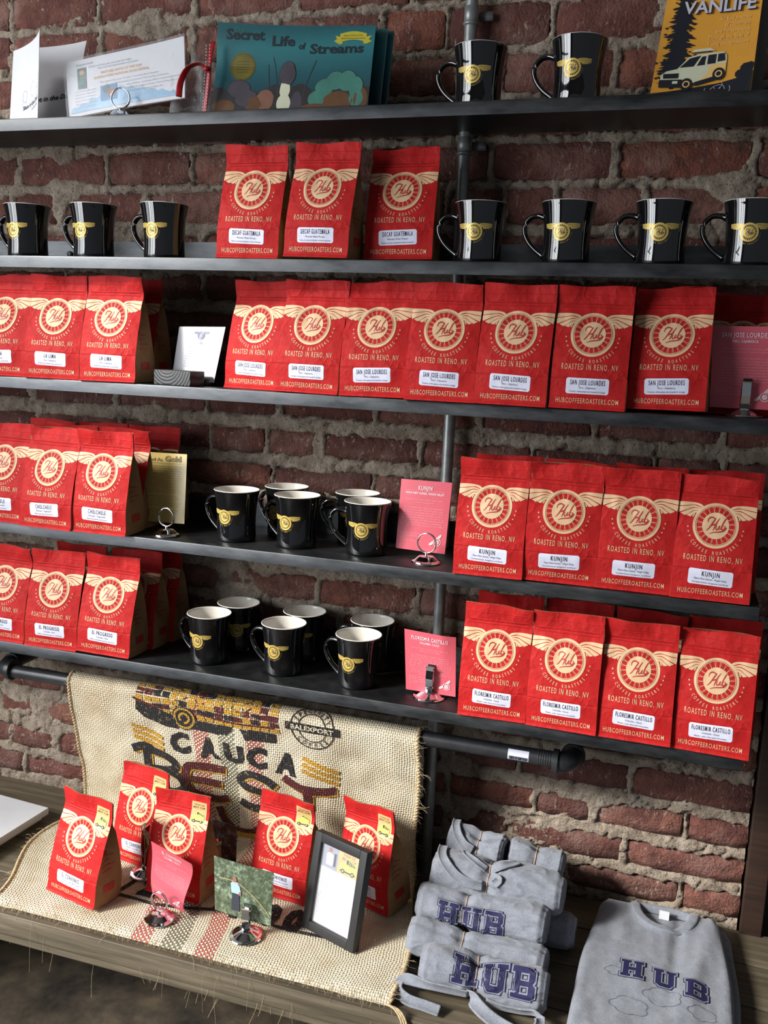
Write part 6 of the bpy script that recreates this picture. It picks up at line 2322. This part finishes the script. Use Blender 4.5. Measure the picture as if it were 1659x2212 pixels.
def folded_shirt(x, y, z, yaw_, label, hh, top, w=0.235, d=0.36):
    t = thing('folded_tshirt', label, 't-shirt', (x, y, z), (0, 0, R(yaw_)), 'folded t-shirts')
    nc = (0.008, d / 2 - 0.005)          # neck centre

    def outline(a):
        """half width at depth fraction a (0 front .. 1 back)"""
        return (w / 2) * (1 - 0.13 * ss(0.45, 1.0, a)) * (1 - 0.10 * ss(0.93, 1, a))

    def surf(u, v, off=0.0):
        """u,v in local metres; top face height"""
        a = min(max((v + d / 2) / d, 0), 1)
        hw = outline(a)
        ed = min((hw - abs(u)) / 0.014, (d / 2 - abs(v)) / 0.014, 1)
        ed = max(ed, 0)
        zz = hh * (0.55 + 0.45 * math.sqrt(1 - (1 - ed) ** 2))
        zz += 0.0040 * noise.fractal(Vector((u * 15 + yaw_, v * 7, 2.0)), 0.8, 2, 3) * ed
        zz += 0.0055 * math.exp(-((u - 0.055 - 0.18 * (v + 0.02)) / 0.014) ** 2) * ss(-0.18, 0.05, v) * ed - 0.006 * math.exp(-((u - 0.026 - 0.05 * v) / 0.010) ** 2) * ss(-0.1, 0.08, v) * ed
        if top:
            r2 = math.hypot((u - nc[0]) / 0.048, (v - nc[1]) / 0.060)
            zz -= 0.60 * hh * (1 - ss(0.80, 1.0, r2))
            zz += 0.0035 * math.exp(-((r2 - 1.14) / 0.10) ** 2)
        return (u, v, zz + off)
    nx, ny = 70, 100
    mb = MB()
    vs, fs = [], []
    for j in range(ny + 1):
        v = -d / 2 + d * j / ny
        hw = outline(j / ny)
        for i in range(nx + 1):
            vs.append(surf(-hw + 2 * hw * i / nx, v))
    fs = [(j * (nx + 1) + i, j * (nx + 1) + i + 1, (j + 1) * (nx + 1) + i + 1, (j + 1) * (nx + 1) + i) for j in range(ny) for i in range(nx)]
    rim = [i for i in range(nx + 1)] + [j * (nx + 1) + nx for j in range(1, ny + 1)] + [ny * (nx + 1) + i for i in range(nx - 1, -1, -1)] + [j * (nx + 1) for j in range(ny - 1, 0, -1)]
    b0 = len(vs)
    for lv in (0.35, 0.0):
        for r_ in rim:
            p = vs[r_]
            k_ = 1.012 if lv else 1.0
            vs.append((p[0] * k_, p[1] * k_, hh * 0.55 * lv))
    n = len(rim)
    for i in range(n):
        i2 = (i + 1) % n
        fs.append((rim[i2], rim[i], b0 + i, b0 + i2))
        fs.append((b0 + i2, b0 + i, b0 + n + i, b0 + n + i2))
    mb.add(vs, fs)
    mb.build('shirt_body', ['cloth'], t)
    if top:
        mb = MB()
        P = []
        for k in range(33):
            th = R(-215) + R(250) * k / 32
            u, v = nc[0] + 0.050 * math.cos(th), nc[1] + 0.064 * math.sin(th)
            P.append((u, min(v, d / 2 - 0.002), surf(u, min(v, d / 2 - 0.002))[2] + 0.0015))
        mb.tube(P, 0.0085, 10, flat=0.25, updir=(0, 0, 1))
        mb.build('collar', ['cloth'], t)
        mb = MB()
        P = [(nc[0] + 0.042 * math.cos(R(q)), d / 2 - 0.010 + 0.006 * math.sin(R(q)), hh * 0.75) for q in range(0, 181, 15)]
        mb.tube(P, 0.008, 8, flat=0.25, updir=(0, -1, 0.4))
        mb.build('back_collar', ['cloth'], t)
        mb = MB()
        mb.box(nc[0] - 0.009, nc[0] + 0.008, d / 2 - 0.022, d / 2 - 0.0205, hh * 0.5, hh * 0.5 + 0.016)
        mb.build('neck_tag', ['paper'], t, smooth=False)
        a = Art()
        for k, ch in enumerate('HUB'):
            b = Art()
            for lay_, ex, mi in ((0, 0.075, 0), (1, 0.045, 1), (2, 0.0, 0)):
                for s_ in letter_shapes(ch):
                    cx_, cy_ = sum(p[0] for p in s_) / len(s_), sum(p[1] for p in s_) / len(s_)
                    fine_poly(b, [((px - 0.4 + (ex if px > cx_ else -ex)) * 0.042, (py - 0.5 + (ex if py > cy_ else -ex)) * 0.042) for px, py in s_], mi, lay_)
            ox, oy = [(-0.036, -0.018), (0.014, -0.022), (0.062, -0.036)][k]
            b.xform(lambda p, q: (ox + p, oy + q))
            a.merge(b)
        # smoke-puff outlines beside the letters
        for (cx_, cy_, sc) in ((-0.062, -0.030, 0.016), (0.012, -0.068, 0.030), (-0.035, -0.105, 0.030), (0.070, -0.085, 0.022)):
            pts = []
            for q in range(20):
                th = 2 * math.pi * q / 20
                rr_ = sc * (0.82 + 0.18 * abs(math.sin(2.5 * th)))
                pts.append((cx_ + rr_ * math.cos(th), cy_ + rr_ * 0.7 * math.sin(th)))
            a.stroke(pts, 0.0008, 2, 0, 2, True)
        a.lay(surf, step=0.0003, base=0.0012).build('printed_letters', ['navy', 'cloth', 'greyline'], t, smooth=False)
    return t


folded_shirt(0.060, -0.005, 0.4502, -3, 'lower folded grey t-shirt, its edge showing at the right', 0.018, False)
folded_shirt(0.047, -0.012, 0.4685, -1, 'top folded grey t-shirt with round collar and navy letters', 0.020, True)
